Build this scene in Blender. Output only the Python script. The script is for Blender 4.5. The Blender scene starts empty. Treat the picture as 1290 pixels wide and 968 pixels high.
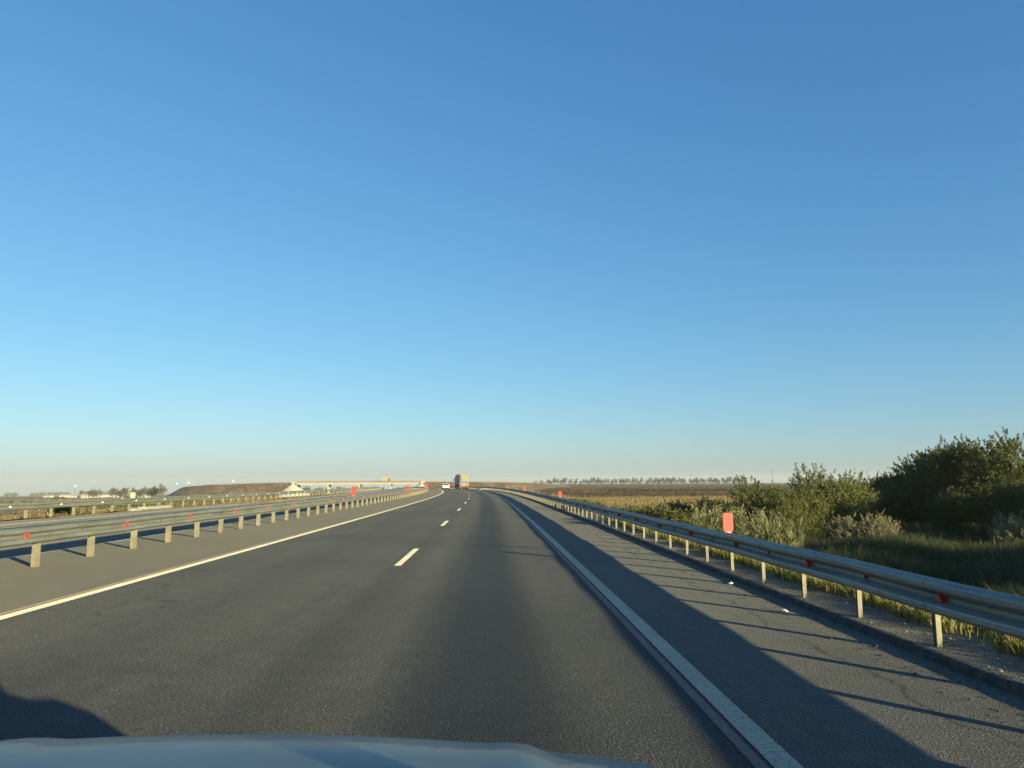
import bpy, bmesh, math, random
import numpy as np
from mathutils import Vector, Matrix
R = math.radians
random.seed(7); rng = np.random.default_rng(7)
S = bpy.context.scene
C = S.collection

# ------------------------------------------------------------------ camera
EYE = 1.54
F = 932.0
cam_d = bpy.data.cameras.new('camera'); cam = bpy.data.objects.new('camera', cam_d); C.objects.link(cam)
cam_d.sensor_width = 36; cam_d.lens = F/1290*36; cam_d.clip_start = .05; cam_d.clip_end = 60000
pitch = math.atan(124/F); yaw = math.atan(40*math.cos(pitch)/F)
cam.matrix_world = (Matrix.Translation((0, 0, EYE)) @ Matrix.Rotation(-yaw, 4, 'Z')
                    @ Matrix.Rotation(math.pi/2 + pitch, 4, 'X') @ Matrix.Rotation(R(-.3), 4, 'Z'))
S.camera = cam

# ------------------------------------------------------------------ sky and sun
SUN_AZ = math.atan2(3.7, -4.4); SUN_EL = R(9.9)
w = bpy.data.worlds.new('World'); S.world = w; w.use_nodes = True
nt = w.node_tree; bg = nt.nodes['Background']
sky = nt.nodes.new('ShaderNodeTexSky'); sky.sky_type = 'NISHITA'; sky.sun_disc = False
sky.sun_elevation = SUN_EL; sky.sun_rotation = SUN_AZ; sky.altitude = 100
sky.air_density = 1.0; sky.dust_density = .6; sky.ozone_density = 4.0
spl = nt.nodes.new('ShaderNodeSeparateColor'); cmb = nt.nodes.new('ShaderNodeCombineColor'); nt.links.new(sky.outputs[0], spl.inputs[0])
for i, (gain, power) in enumerate(((.86, 1.0), (1.18, .79), (1.62, .61))):   # clear-air white balance of the sky
    pw = nt.nodes.new('ShaderNodeMath'); pw.operation = 'POWER'; pw.inputs[1].default_value = power
    ml = nt.nodes.new('ShaderNodeMath'); ml.operation = 'MULTIPLY'; ml.inputs[1].default_value = gain
    nt.links.new(spl.outputs[i], pw.inputs[0]); nt.links.new(pw.outputs[0], ml.inputs[0]); nt.links.new(ml.outputs[0], cmb.inputs[i])
nt.links.new(cmb.outputs[0], bg.inputs[0]); bg.inputs[1].default_value = .08
sd = bpy.data.lights.new('sun', 'SUN'); sun = bpy.data.objects.new('sun', sd); C.objects.link(sun)
sd.energy = 5.0; sd.angle = R(.53); sd.color = (1, .90, .50)
sv = Vector((math.sin(SUN_AZ)*math.cos(SUN_EL), math.cos(SUN_AZ)*math.cos(SUN_EL), math.sin(SUN_EL)))
sun.rotation_euler = sv.to_track_quat('Z', 'Y').to_euler(); sun.location = (30, -30, 20)
S.view_settings.view_transform = 'Standard'; S.view_settings.look = 'None'
S.view_settings.gamma = 1; S.view_settings.exposure = 1.357
S.render.engine = 'CYCLES'
S.cycles.max_bounces = 6; S.cycles.transparent_max_bounces = 8

# ------------------------------------------------------------------ helpers
def tag(o, label=None, cat=None, group=None, kind=None):
    if label: o['label'] = label
    if cat: o['category'] = cat
    if group: o['group'] = group
    if kind: o['kind'] = kind
    return o
def empty(name, loc=(0, 0, 0), rz=0, label=None, cat=None, group=None):
    o = bpy.data.objects.new(name, None); C.objects.link(o); o.location = loc; o.rotation_euler = (0, 0, rz)
    o.empty_display_size = .2
    return tag(o, label, cat, group)
def link(name, me, m=None, parent=None, smooth=False):
    if m is not None and not me.materials: me.materials.append(m)
    if smooth: me.polygons.foreach_set('use_smooth', [True]*len(me.polygons))
    o = bpy.data.objects.new(name, me); C.objects.link(o)
    if parent: o.parent = parent
    return o
def place(name, me, parent=None, loc=(0, 0, 0), rz=0):
    o = bpy.data.objects.new(name, me); C.objects.link(o); o.parent = parent; o.location = loc; o.rotation_euler = (0, 0, rz)
    return o
def copy_tree(o, parent=None):
    c = o.copy(); C.objects.link(c); c.parent = parent
    for ch in list(o.children): copy_tree(ch, c)
    return c
def pymesh(name, vs, fs, m=None):
    me = bpy.data.meshes.new(name); me.from_pydata([tuple(v) for v in vs], [], fs); me.update()
    if m: me.materials.append(m)
    return me
def npmesh(name, V, quads=None, tris=None, m=None):
    me = bpy.data.meshes.new(name)
    V = np.asarray(V, dtype=np.float32); me.vertices.add(len(V)); me.vertices.foreach_set('co', V.ravel())
    li = []; st = []; tot = []; n = 0
    if quads is not None and len(quads):
        q = np.asarray(quads, dtype=np.int32); li.append(q.ravel()); st.append(np.arange(len(q))*4); tot.append(np.full(len(q), 4)); n = len(q)*4
    if tris is not None and len(tris):
        t = np.asarray(tris, dtype=np.int32); li.append(t.ravel()); st.append(n+np.arange(len(t))*3); tot.append(np.full(len(t), 3))
    li = np.concatenate(li).astype(np.int32); st = np.concatenate(st).astype(np.int32); tot = np.concatenate(tot).astype(np.int32)
    me.loops.add(len(li)); me.loops.foreach_set('vertex_index', li)
    me.polygons.add(len(st)); me.polygons.foreach_set('loop_start', st); me.polygons.foreach_set('loop_total', tot)
    me.update(calc_edges=True); me.validate()
    if m: me.materials.append(m)
    return me
class MB:
    """collects shapes into one mesh"""
    def __init__(s): s.v = []; s.f = []
    def add(s, vs, fs):
        n = len(s.v); s.v += [tuple(v) for v in vs]; s.f += [[i+n for i in f] for f in fs]
    def box(s, c, d, rz=0, taper=1.0):
        cx, cy, cz = c; x, y, z = d[0]/2, d[1]/2, d[2]/2; ca, sa = math.cos(rz), math.sin(rz); vs = []
        for k in (-1, 1):
            t = taper if k > 0 else 1
            for a, b in ((-1, -1), (1, -1), (1, 1), (-1, 1)):
                X, Y = a*x*t, b*y*t; vs.append((cx+X*ca-Y*sa, cy+X*sa+Y*ca, cz+k*z))
        s.add(vs, [(0, 3, 2, 1), (4, 5, 6, 7), (0, 1, 5, 4), (1, 2, 6, 5), (2, 3, 7, 6), (3, 0, 4, 7)])
    def tube(s, p0, p1, r0, r1=None, n=8, caps=True):
        r1 = r0 if r1 is None else r1
        p0, p1 = Vector(p0), Vector(p1); d = (p1-p0).normalized()
        a = d.orthogonal().normalized(); b = d.cross(a); vs = []
        for p, r in ((p0, r0), (p1, r1)):
            for i in range(n):
                t = 2*math.pi*i/n; vs.append(p+(a*math.cos(t)+b*math.sin(t))*r)
        fs = [(i, (i+1) % n, n+(i+1) % n, n+i) for i in range(n)]
        if caps: fs += [tuple(range(n))[::-1], tuple(range(n, 2*n))]
        s.add(vs, fs)
    def prism(s, pts, axis, a, b):
        """extrude a closed 2-D outline along an axis from a to b"""
        def P(u, v, w): return {'x': (w, u, v), 'y': (u, w, v), 'z': (u, v, w)}[axis]
        n = len(pts); vs = [P(u, v, a) for u, v in pts]+[P(u, v, b) for u, v in pts]
        s.add(vs, [tuple(range(n))[::-1], tuple(range(n, 2*n))]+[(i, (i+1) % n, n+(i+1) % n, n+i) for i in range(n)])
    def mesh(s, name, m=None, bevel=0):
        me = pymesh(name, s.v, s.f, m); bm = bmesh.new(); bm.from_mesh(me)
        bmesh.ops.recalc_face_normals(bm, faces=bm.faces)
        if bevel: bmesh.ops.bevel(bm, geom=[e for e in bm.edges if e.calc_face_angle(0) > .5], offset=bevel, segments=2, affect='EDGES', profile=.6)
        bm.to_mesh(me); bm.free(); return me
    def build(s, name, m=None, parent=None, bevel=0, smooth=False):
        return link(name, s.mesh(name, m, bevel), None, parent, smooth)

# ------------------------------------------------------------------ materials
def N(t, typ, **kw):
    n = t.nodes.new(typ)
    for k, v in kw.items():
        if k in ('operation', 'blend_type', 'data_type', 'layer_name', 'attribute_name', 'uv_map', 'noise_dimensions', 'feature'): setattr(n, k, v)
        else: n.inputs[k].default_value = v
    return n
def newmat(name):
    m = bpy.data.materials.new(name); m.use_nodes = True; t = m.node_tree; return m, t, t.nodes['Principled BSDF']
def ramp(t, fac, stops):
    r = t.nodes.new('ShaderNodeValToRGB'); e = r.color_ramp.elements
    while len(e) < len(stops): e.new(.5)
    for i, (p, c) in enumerate(stops): e[i].position = p; e[i].color = (*c, 1) if len(c) == 3 else c
    t.links.new(fac, r.inputs[0]); return r.outputs[0]
def mixc(t, a, b, fac, mode='MIX'):
    n = t.nodes.new('ShaderNodeMix'); n.data_type = 'RGBA'; n.blend_type = mode
    for s, v in ((0, fac), (6, a), (7, b)):
        if isinstance(v, (int, float)): n.inputs[s].default_value = v
        elif isinstance(v, tuple): n.inputs[s].default_value = (*v, 1)
        else: t.links.new(v, n.inputs[s])
    return n.outputs[2]
def pos(t): return t.nodes.new('ShaderNodeNewGeometry').outputs['Position']
def objc(t): return t.nodes.new('ShaderNodeTexCoord').outputs['Object']
def noise(t, vec, scale, detail=3, rough=.55):
    n = N(t, 'ShaderNodeTexNoise', Scale=scale, Detail=detail, Roughness=rough); t.links.new(vec, n.inputs['Vector']); return n.outputs['Fac']
def maprange(t, v, a, b, c=0, d=1, smooth=True):
    n = t.nodes.new('ShaderNodeMapRange'); n.interpolation_type = 'SMOOTHSTEP' if smooth else 'LINEAR'
    n.inputs[1].default_value = a; n.inputs[2].default_value = b; n.inputs[3].default_value = c; n.inputs[4].default_value = d
    t.links.new(v, n.inputs[0]); return n.outputs[0]
def math2(t, op, a, b):
    n = t.nodes.new('ShaderNodeMath'); n.operation = op
    for i, v in enumerate((a, b)):
        if isinstance(v, (int, float)): n.inputs[i].default_value = v
        elif v is not None: t.links.new(v, n.inputs[i])
    return n.outputs[0]
def bump(t, b, h, dist, strength=1):
    n = N(t, 'ShaderNodeBump', Strength=strength, Distance=dist); t.links.new(h, n.inputs['Height']); t.links.new(n.outputs[0], b.inputs['Normal'])
def simple(name, col, rough=.6, var=.15, scale=6, metallic=0, bmp=0, coat=0, world=False, emit=None):
    m, t, b = newmat(name); v = pos(t) if world else objc(t)
    n = noise(t, v, scale, 4)
    lo = tuple(c*(1-var) for c in col); hi = tuple(min(1, c*(1+var)) for c in col)
    t.links.new(ramp(t, n, [(.3, lo), (.7, hi)]), b.inputs['Base Color'])
    b.inputs['Roughness'].default_value = rough; b.inputs['Metallic'].default_value = metallic
    b.inputs['Coat Weight'].default_value = coat; b.inputs['Coat Roughness'].default_value = .04
    if bmp: bump(t, b, n, bmp)
    return m

# asphalt: stripes follow the road's own U (metres from the dashed line)
def asphalt_mat(name, base, warm, lanes=True, dusty=0):
    m, t, b = newmat(name); p = pos(t)
    uv = N(t, 'ShaderNodeUVMap', uv_map='road'); sep = t.nodes.new('ShaderNodeSeparateXYZ'); t.links.new(uv.outputs[0], sep.inputs[0])
    u = sep.outputs[0]; v = sep.outputs[1]
    fine = noise(t, p, 55, 3, .7); vor = N(t, 'ShaderNodeTexVoronoi', Scale=75.0); t.links.new(p, vor.inputs['Vector'])
    mid = noise(t, p, 3.5, 4, .6); big = noise(t, p, .18, 3, .5)
    # long streaks along the direction of travel
    mp = N(t, 'ShaderNodeMapping'); mp.inputs['Scale'].default_value = (2.2, .035, 1); t.links.new(uv.outputs[0], mp.inputs[0])
    streak = noise(t, mp.outputs[0], 1.0, 4, .6)
    col = ramp(t, fine, [(.30, tuple(c*.45 for c in base)), (.5, base), (.70, tuple(c*1.75 for c in warm))])
    chips = maprange(t, vor.outputs['Color'], .80, .97, 0, .55)
    col = mixc(t, col, tuple(c*2.6 for c in warm), chips)
    col = mixc(t, col, (.55, .55, .55), maprange(t, mid, .35, .7, 0, .35), 'MULTIPLY')
    col = mixc(t, col, (.62, .62, .66), maprange(t, big, .4, .65, 0, .45), 'MULTIPLY')
    col = mixc(t, col, (1.3, 1.26, 1.2), maprange(t, streak, .35, .7, 0, .5), 'MULTIPLY')
    if lanes:
        # oil band along the middle of each lane, and tyre-polished tracks
        wob = math2(t, 'MULTIPLY', math2(t, 'SUBTRACT', noise(t, mp.outputs[0], .7, 2), .5), .5)
        def band(c, wd, amt, tint):
            nonlocal col
            d = math2(t, 'ABSOLUTE', math2(t, 'SUBTRACT', math2(t, 'ADD', u, wob), c), None)
            f = maprange(t, d, wd*.2, wd, amt, 0)
            col = mixc(t, col, tint, f, 'MULTIPLY')
        band(1.62, .85, .95, (.36, .42, .50)); band(-2.0, .7, .25, (.5, .52, .56))
        band(.55, .35, .18, (1.5, 1.5, 1.5)); band(2.6, .35, .18, (1.5, 1.5, 1.5))
        band(0, .25, .35, (.6, .6, .62))
        bl = math2(t, 'MULTIPLY', maprange(t, noise(t, p, 4.5, 5, .65), .58, .68, 0, .8), maprange(t, math2(t, 'ABSOLUTE', math2(t, 'ADD', u, .42), None), .05, .40, 1, 0))
        col = mixc(t, col, (.45, .45, .47), bl, 'MULTIPLY')
        sm = maprange(t, noise(t, p, .55, 4, .55), .60, .72, 0, .35); col = mixc(t, col, (.6, .6, .62), sm, 'MULTIPLY')
    # fine wandering cracks
    cr = N(t, 'ShaderNodeTexVoronoi', feature='DISTANCE_TO_EDGE', Scale=.16); wv = t.nodes.new('ShaderNodeVectorMath'); wv.operation = 'ADD'
    nz = N(t, 'ShaderNodeTexNoise', Scale=1.2, Detail=5.0); t.links.new(p, nz.inputs['Vector']); t.links.new(p, wv.inputs[0]); t.links.new(nz.outputs['Color'], wv.inputs[1]); t.links.new(wv.outputs[0], cr.inputs['Vector'])
    ck = math2(t, 'MULTIPLY', maprange(t, cr.outputs['Distance'], .0008, .0028, 1, 0), maprange(t, noise(t, p, .25, 2), .45, .6, 0, .7))
    col = mixc(t, col, (.3, .3, .32), ck, 'MULTIPLY')
    if not lanes:
        cu = math2(t, 'ABSOLUTE', math2(t, 'SUBTRACT', math2(t, 'ADD', u, math2(t, 'MULTIPLY', noise(t, p, .9, 5, .6), .8)), 5.15), None)
        col = mixc(t, col, (.35, .33, .33), maprange(t, cu, .008, .025, .8, 0), 'MULTIPLY')
    if dusty:
        col = mixc(t, col, (.076, .070, .057), maprange(t, noise(t, p, .8, 4), .25, .75, dusty*.5, dusty))
    t.links.new(col, b.inputs['Base Color']); b.inputs['Roughness'].default_value = .82
    b.inputs['Specular IOR Level'].default_value = .35; b.inputs['Diffuse Roughness'].default_value = 1.0
    bump(t, b, math2(t, 'ADD', fine, math2(t, 'MULTIPLY', vor.outputs['Distance'], .6)), .006, .8)
    return m
M = {}
M['asphalt'] = asphalt_mat('asphalt', (.030, .0295, .028), (.050, .048, .045))
M['shoulder'] = asphalt_mat('shoulder_asphalt', (.076, .073, .066), (.11, .104, .09), lanes=False, dusty=.25)
M['median'] = asphalt_mat('median_asphalt', (.062, .057, .045), (.085, .078, .062), lanes=False, dusty=.7)
def paint_mat(name, col, worn, a=.47, b_=.70):
    m, t, b = newmat(name); p = pos(t)
    f = maprange(t, noise(t, p, 26, 5, .7), a, b_, 0, .75)
    c = mixc(t, col, worn, f); c = mixc(t, c, (.7, .7, .7), maprange(t, noise(t, p, 1.3, 4), .35, .7, 0, .5), 'MULTIPLY')
    t.links.new(c, b.inputs['Base Color']); b.inputs['Roughness'].default_value = .8; b.inputs['Specular IOR Level'].default_value = .2; b.inputs['Diffuse Roughness'].default_value = .8; bump(t, b, noise(t, p, 60, 2), .003)
    return m
M['white_line'] = paint_mat('road_paint', (.42, .395, .31), (.13, .125, .11))
M['old_line'] = paint_mat('worn_road_paint', (.22, .155, .13), (.09, .075, .068), .42, .68)
M['kerb'] = simple('kerb_asphalt', (.042, .038, .033), .95, .6, 9, bmp=.015, world=True)
def gravel_mat():
    m, t, b = newmat('gravel'); p = pos(t)
    vo = N(t, 'ShaderNodeTexVoronoi', Scale=55.0); t.links.new(p, vo.inputs['Vector'])
    c = ramp(t, vo.outputs['Color'], [(.1, (.09, .075, .052)), (.5, (.16, .135, .10)), (.95, (.26, .22, .165))])
    c = mixc(t, c, (.45, .42, .36), maprange(t, noise(t, p, 2.5, 5, .65), .35, .7, 0, .8), 'MULTIPLY')
    t.links.new(c, b.inputs['Base Color']); b.inputs['Roughness'].default_value = .95
    bump(t, b, vo.outputs['Distance'], .014, 1); return m
M['gravel'] = gravel_mat()
def ground_mat():
    m, t, b = newmat('ground_soil_and_grass'); p = pos(t)
    at = N(t, 'ShaderNodeAttribute', attribute_name='zone')
    n1 = noise(t, p, .9, 6, .7); n2 = noise(t, p, .035, 5, .6); n3 = noise(t, p, 8, 4, .7)
    c = mixc(t, at.outputs['Color'], (.52, .50, .45), maprange(t, n1, .35, .68, 0, .8), 'MULTIPLY')
    c = mixc(t, c, (.74, .72, .62), maprange(t, n2, .42, .62, 0, .7), 'MULTIPLY')
    c = mixc(t, c, (1.5, 1.4, 1.2), maprange(t, n3, .5, .8, 0, .5), 'MULTIPLY')
    t.links.new(c, b.inputs['Base Color']); b.inputs['Roughness'].default_value = .95; b.inputs['Specular IOR Level'].default_value = .1
    bump(t, b, math2(t, 'ADD', n1, n3), .12, .8); return m
M['ground'] = ground_mat()
def bank_mat():
    m, t, b = newmat('bank_dry_grass'); p = pos(t)
    n1 = noise(t, p, .35, 6, .7); n2 = noise(t, p, .05, 4)
    c = ramp(t, n1, [(.3, (.035, .024, .014)), (.5, (.10, .065, .033)), (.72, (.20, .135, .065))])
    c = mixc(t, c, (.55, .5, .5), maprange(t, n2, .4, .6, 0, .7), 'MULTIPLY')
    t.links.new(c, b.inputs['Base Color']); b.inputs['Roughness'].default_value = .95; bump(t, b, n1, .5, 1); return m
M['bank'] = bank_mat()
def steel_mat(name, base, rough, metal):
    m, t, b = newmat(name); p = pos(t)
    mp = N(t, 'ShaderNodeMapping'); mp.inputs['Scale'].default_value = (4, .6, 4); t.links.new(p, mp.inputs[0])
    n = noise(t, mp.outputs[0], 1.4, 6, .7); sp = noise(t, p, 30, 3, .7); dr = noise(t, p, 5, 5, .7)
    c = ramp(t, n, [(.3, tuple(x*.68 for x in base)), (.7, tuple(min(1, x*1.18) for x in base))])
    c = mixc(t, c, (.16, .13, .09), maprange(t, dr, .52, .78, 0, .75))
    c = mixc(t, c, (1.4, 1.4, 1.4), maprange(t, sp, .55, .75, 0, .35), 'MULTIPLY')
    t.links.new(c, b.inputs['Base Color']); b.inputs['Metallic'].default_value = metal
    t.links.new(maprange(t, sp, .3, .7, rough-.1, rough+.12), b.inputs['Roughness']); bump(t, b, sp, .002, .5); return m
M['beam'] = steel_mat('galvanised_beam', (.22, .225, .20), .52, .45)
M['post'] = steel_mat('galvanised_post', (.21, .185, .135), .7, .15)
M['dullsteel'] = simple('dull_brown_steel', (.16, .13, .095), .8, .2, 1, world=True)
M['red_refl'] = simple('red_reflector', (.62, .035, .03), .25, .2, 40)
M['white_refl'] = simple('white_reflector', (.6, .6, .56), .3, .05, 40)
M['red_paddle'] = simple('red_delineator_board', (.50, .045, .035), .45, .12, 12)
M['cream'] = simple('pale_plastic', (.42, .40, .33), .55, .12, 8)
M['bolt'] = simple('dark_bolt', (.035, .03, .028), .6, .3, 20)
M['concrete'] = simple('pale_concrete', (.40, .37, .30), .85, .12, .6, world=True, bmp=.01)
M['white_conc'] = simple('white_concrete', (.28, .255, .205), .8, .12, .4, world=True)
M['rust'] = simple('rusty_railing', (.16, .095, .06), .8, .25, 1.5, world=True)
M['stone'] = simple('loose_stone', (.20, .175, .13), .9, .4, 20, world=True)
def leaf_mat(name, stops, trans=.35, rough=.6):
    m, t, b = newmat(name)
    g = t.nodes.new('ShaderNodeNewGeometry'); oi = t.nodes.new('ShaderNodeObjectInfo')
    c = ramp(t, g.outputs['Random Per Island'], stops)
    cl = noise(t, objc(t), 1.1, 3, .6)
    c = mixc(t, c, (.62, .66, .6), maprange(t, cl, .38, .62, 0, .7), 'MULTIPLY')
    c = mixc(t, c, (1.25, 1.1, .9), math2(t, 'MULTIPLY', oi.outputs['Random'], .5), 'MULTIPLY')
    t.links.new(c, b.inputs['Base Color']); b.inputs['Roughness'].default_value = rough; b.inputs['Specular IOR Level'].default_value = .25
    tr = t.nodes.new('ShaderNodeBsdfTranslucent'); t.links.new(c, tr.inputs[0])
    mx = t.nodes.new('ShaderNodeMixShader'); mx.inputs[0].default_value = trans
    out = t.nodes['Material Output']; t.links.new(b.outputs[0], mx.inputs[1]); t.links.new(tr.outputs[0], mx.inputs[2]); t.links.new(mx.outputs[0], out.inputs[0])
    return m
M['leaf_dark'] = leaf_mat('dark_foliage', [(0, (.050, .065, .020)), (.5, (.10, .115, .034)), (1, (.17, .17, .055))])
M['leaf_olive'] = leaf_mat('olive_foliage', [(0, (.075, .092, .028)), (.5, (.13, .145, .045)), (1, (.21, .21, .075))])
M['leaf_silver'] = leaf_mat('silvery_foliage', [(0, (.16, .15, .085)), (.6, (.26, .235, .145)), (1, (.38, .34, .22))])
M['leaf_far'] = leaf_mat('distant_foliage', [(0, (.07, .07, .045)), (.6, (.11, .105, .07)), (1, (.16, .145, .10))], .15)
M['bark'] = simple('bark', (.12, .09, .065), .9, .3, 6)
M['g_green'] = leaf_mat('verge_grass_blades', [(0, (.11, .12, .03)), (.5, (.20, .20, .065)), (1, (.38, .33, .13))])
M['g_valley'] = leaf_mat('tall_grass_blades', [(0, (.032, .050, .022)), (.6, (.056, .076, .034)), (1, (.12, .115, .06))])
M['g_dry'] = leaf_mat('dry_grass_blades', [(0, (.14, .10, .045)), (.5, (.24, .175, .085)), (1, (.36, .27, .15))])
M['g_gold'] = leaf_mat('golden_grass_blades', [(0, (.15, .10, .045)), (.5, (.21, .145, .07)), (1, (.28, .20, .11))])
M['reed'] = leaf_mat('reed_leaves', [(0, (.065, .085, .032)), (.5, (.12, .135, .055)), (1, (.24, .215, .105))])
M['soilclod'] = leaf_mat('brown_clods', [(0, (.045, .028, .018)), (1, (.10, .066, .040))], .05, .9)
M['weed'] = leaf_mat('weed_leaves', [(0, (.06, .08, .025)), (.6, (.13, .135, .05)), (1, (.24, .20, .09))])

# ------------------------------------------------------------------ road geometry
def D(Y): return -1.1-(70-Y)**2*.00013 if Y < 70 else -1.1-(Y-70)**2/2600
def dD(Y): return (70-Y)*.00026 if Y < 70 else -(Y-70)/1300
def RZ(Y):
    if Y < 120: return 0.
    if Y < 575: return -(Y-120)**2/32000
    return -6.47-(Y-575)*.012
def P(off, Y, z=0):
    d = dD(Y); L = math.hypot(1, d); return (D(Y)+off/L, Y-off*d/L, RZ(Y)+z)
def heading(Y): return math.atan2(-dD(Y), 1)          # rotation about z of a thing that faces down the road
def ys(a, b, near=1.0):
    out = [a]
    while out[-1] < b: out.append(min(b, out[-1]+max(near, min(12, abs(out[-1])*.03))))
    return out
def ribbon(name, prof, a, b, m, label=None, kind='structure', near=1.0, parent=None):
    Y = ys(a, b, near); vs = []; fs = []; n = len(prof); uvs = []
    for y in Y:
        for off, z in prof: vs.append(P(off, y, z)); uvs.append((off, y))
    for i in range(len(Y)-1):
        for j in range(n-1): fs.append((i*n+j, i*n+j+1, (i+1)*n+j+1, (i+1)*n+j))
    me = pymesh(name, vs, fs, m); uv = me.uv_layers.new(name='road')
    li = np.empty(len(me.loops), dtype=np.int32); me.loops.foreach_get('vertex_index', li)
    uv.data.foreach_set('uv', np.array(uvs, dtype=np.float32)[li].ravel())
    o = link(name, me, None, parent)
    return tag(o, label=label, kind=kind)

KR = 5.53     # kerb
ribbon('road', [(-4.05, 0), (-2, 0), (0, .0), (2, 0), (3.42, 0)], -12, 900, M['asphalt'])
ribbon('shoulder', [(3.42, 0), (4.5, 0), (KR, 0)], -12, 900, M['shoulder'])
ribbon('median_strip', [(-9.35, 0), (-7, 0), (-4.05, 0)], -12, 900, M['median'])
ribbon('oncoming_road', [(-19.2, 0), (-17.4, 0), (-13.3, 0), (-9.35, 0)], -12, 900, M['shoulder'])
# kerb: a low uneven asphalt step, then the gravel verge and the banks
def kerb():
    Y = ys(-5, 260, .22); vs = []; fs = []
    for i, y in enumerate(Y):
        j = rng.normal(0, .012, 3)
        for off, z in ((KR-.02+j[0]*.8, .003), (KR-.005+j[0]*.8, .060+j[2]*.3), (KR+.02+j[1]*.3, .070+j[2]*.2), (KR+.07+j[1], .072)): vs.append(P(off, y, z))
    for i in range(len(Y)-1):
        for k in range(3): fs.append((i*4+k, i*4+k+1, i*4+k+5, i*4+k+4))
    o = link('kerb', pymesh('kerb', vs, fs, M['kerb'])); tag(o, kind='structure')
kerb()
def verge(name, prof, a, b, m, rough, near=.5):
    Y = ys(a, b, near); vs = []; fs = []; n = len(prof)
    for y in Y:
        for k, (off, z) in enumerate(prof):
            e = 0 if k in (0,) else rng.normal(0, rough)
            vs.append(P(off, y, z+e))
    for i in range(len(Y)-1):
        for j in range(n-1): fs.append((i*n+j, i*n+j+1, (i+1)*n+j+1, (i+1)*n+j))
    return tag(link(name, pymesh(name, vs, fs, m), None, None, True), kind='structure')
PR = [(KR+.05, .066), (KR+.5, .066), (KR+.9, .05), (KR+1.3, .04), (KR+1.7, 0), (KR+2.3, -.15)]
verge('gravel_verge', PR, -8, 500, M['gravel'], .010)
SL = [(KR+2.3, -.15), (KR+3.2, -.5), (KR+4.5, -1.0), (KR+6, -1.5), (KR+8.5, -2.1), (KR+16, -4.2)]
def zoned(me, col):
    a = me.attributes.new('zone', 'FLOAT_COLOR', 'POINT'); a.data.foreach_set('color', np.asarray(col, dtype=np.float32).ravel())
o = verge('grass_bank', SL, -8, 500, M['ground'], .03); zoned(o.data, np.tile((.15, .115, .05, 1), (len(o.data.vertices), 1)))
LV = [(-19.2, 0), (-19.5, -.01), (-20.3, -.05), (-21.2, -.3), (-23.5, -1.4), (-27, -3.2), (-40, -9)]
o = verge('far_bank', LV[::-1], -8, 700, M['ground'], .03); zoned(o.data, np.tile((.42, .26, .12, 1), (len(o.data.vertices), 1)))

# painted markings
def stripe(name, off, wd, a, b, m, z=.004, ragged=0): return ribbon(name, [(off-wd/2, z), (off+wd/2, z)], a, b, m, near=.5)
tag(stripe('edge_line', 3.33, .158, -10, 700, M['white_line']))
stripe('edge_line', -4.02, .17, -10, 700, M['white_line'])
stripe('edge_line', -8.6, .13, -10, 700, M['white_line'])
stripe('edge_line', -17.2, .15, -10, 700, M['white_line'])
stripe('worn_line', 3.185, .075, -10, 200, M['old_line']); stripe('worn_line', -4.19, .07, -10, 200, M['old_line'])
def dashes(name, off, starts, L, wd):
    vs = []; fs = []
    for s in starts:
        n0 = len(vs)
        for k in range(5):
            y = s+L*k/4; e = 0 if 0 < k < 4 else 0
            vs += [P(off-wd/2, y, .004), P(off+wd/2, y, .004)]
        fs += [(n0+2*k, n0+2*k+1, n0+2*k+3, n0+2*k+2) for k in range(4)]
    tag(link(name, pymesh(name, vs, fs, M['white_line'])), kind='structure')
dashes('lane_line', -.06, [-12, .7, 14.3, 27.2, 41.8, 56, 70.5, 84.5, 98.5, 112.5, 126.5, 140.5, 154.5, 168.5, 182.5], 3.6, .13)
dashes('oncoming_lane_line', -13.3, [3+12*k for k in range(26)], 3.6, .13)

# overhead cable shadows painted as two thin dark strips across the right lane
def shadow_strip(y0, x0, x1, wd):
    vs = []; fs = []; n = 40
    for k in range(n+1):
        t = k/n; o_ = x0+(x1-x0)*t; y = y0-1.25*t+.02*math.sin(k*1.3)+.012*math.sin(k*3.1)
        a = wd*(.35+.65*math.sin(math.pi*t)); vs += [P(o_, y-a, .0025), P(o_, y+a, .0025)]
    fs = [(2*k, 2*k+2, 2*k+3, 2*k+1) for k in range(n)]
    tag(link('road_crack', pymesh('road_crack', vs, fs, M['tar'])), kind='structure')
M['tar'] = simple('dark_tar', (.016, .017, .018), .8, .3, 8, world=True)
shadow_strip(19.2, .9, 3.05, .05); shadow_strip(18.85, 1.3, 3.1, .035)
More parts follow.
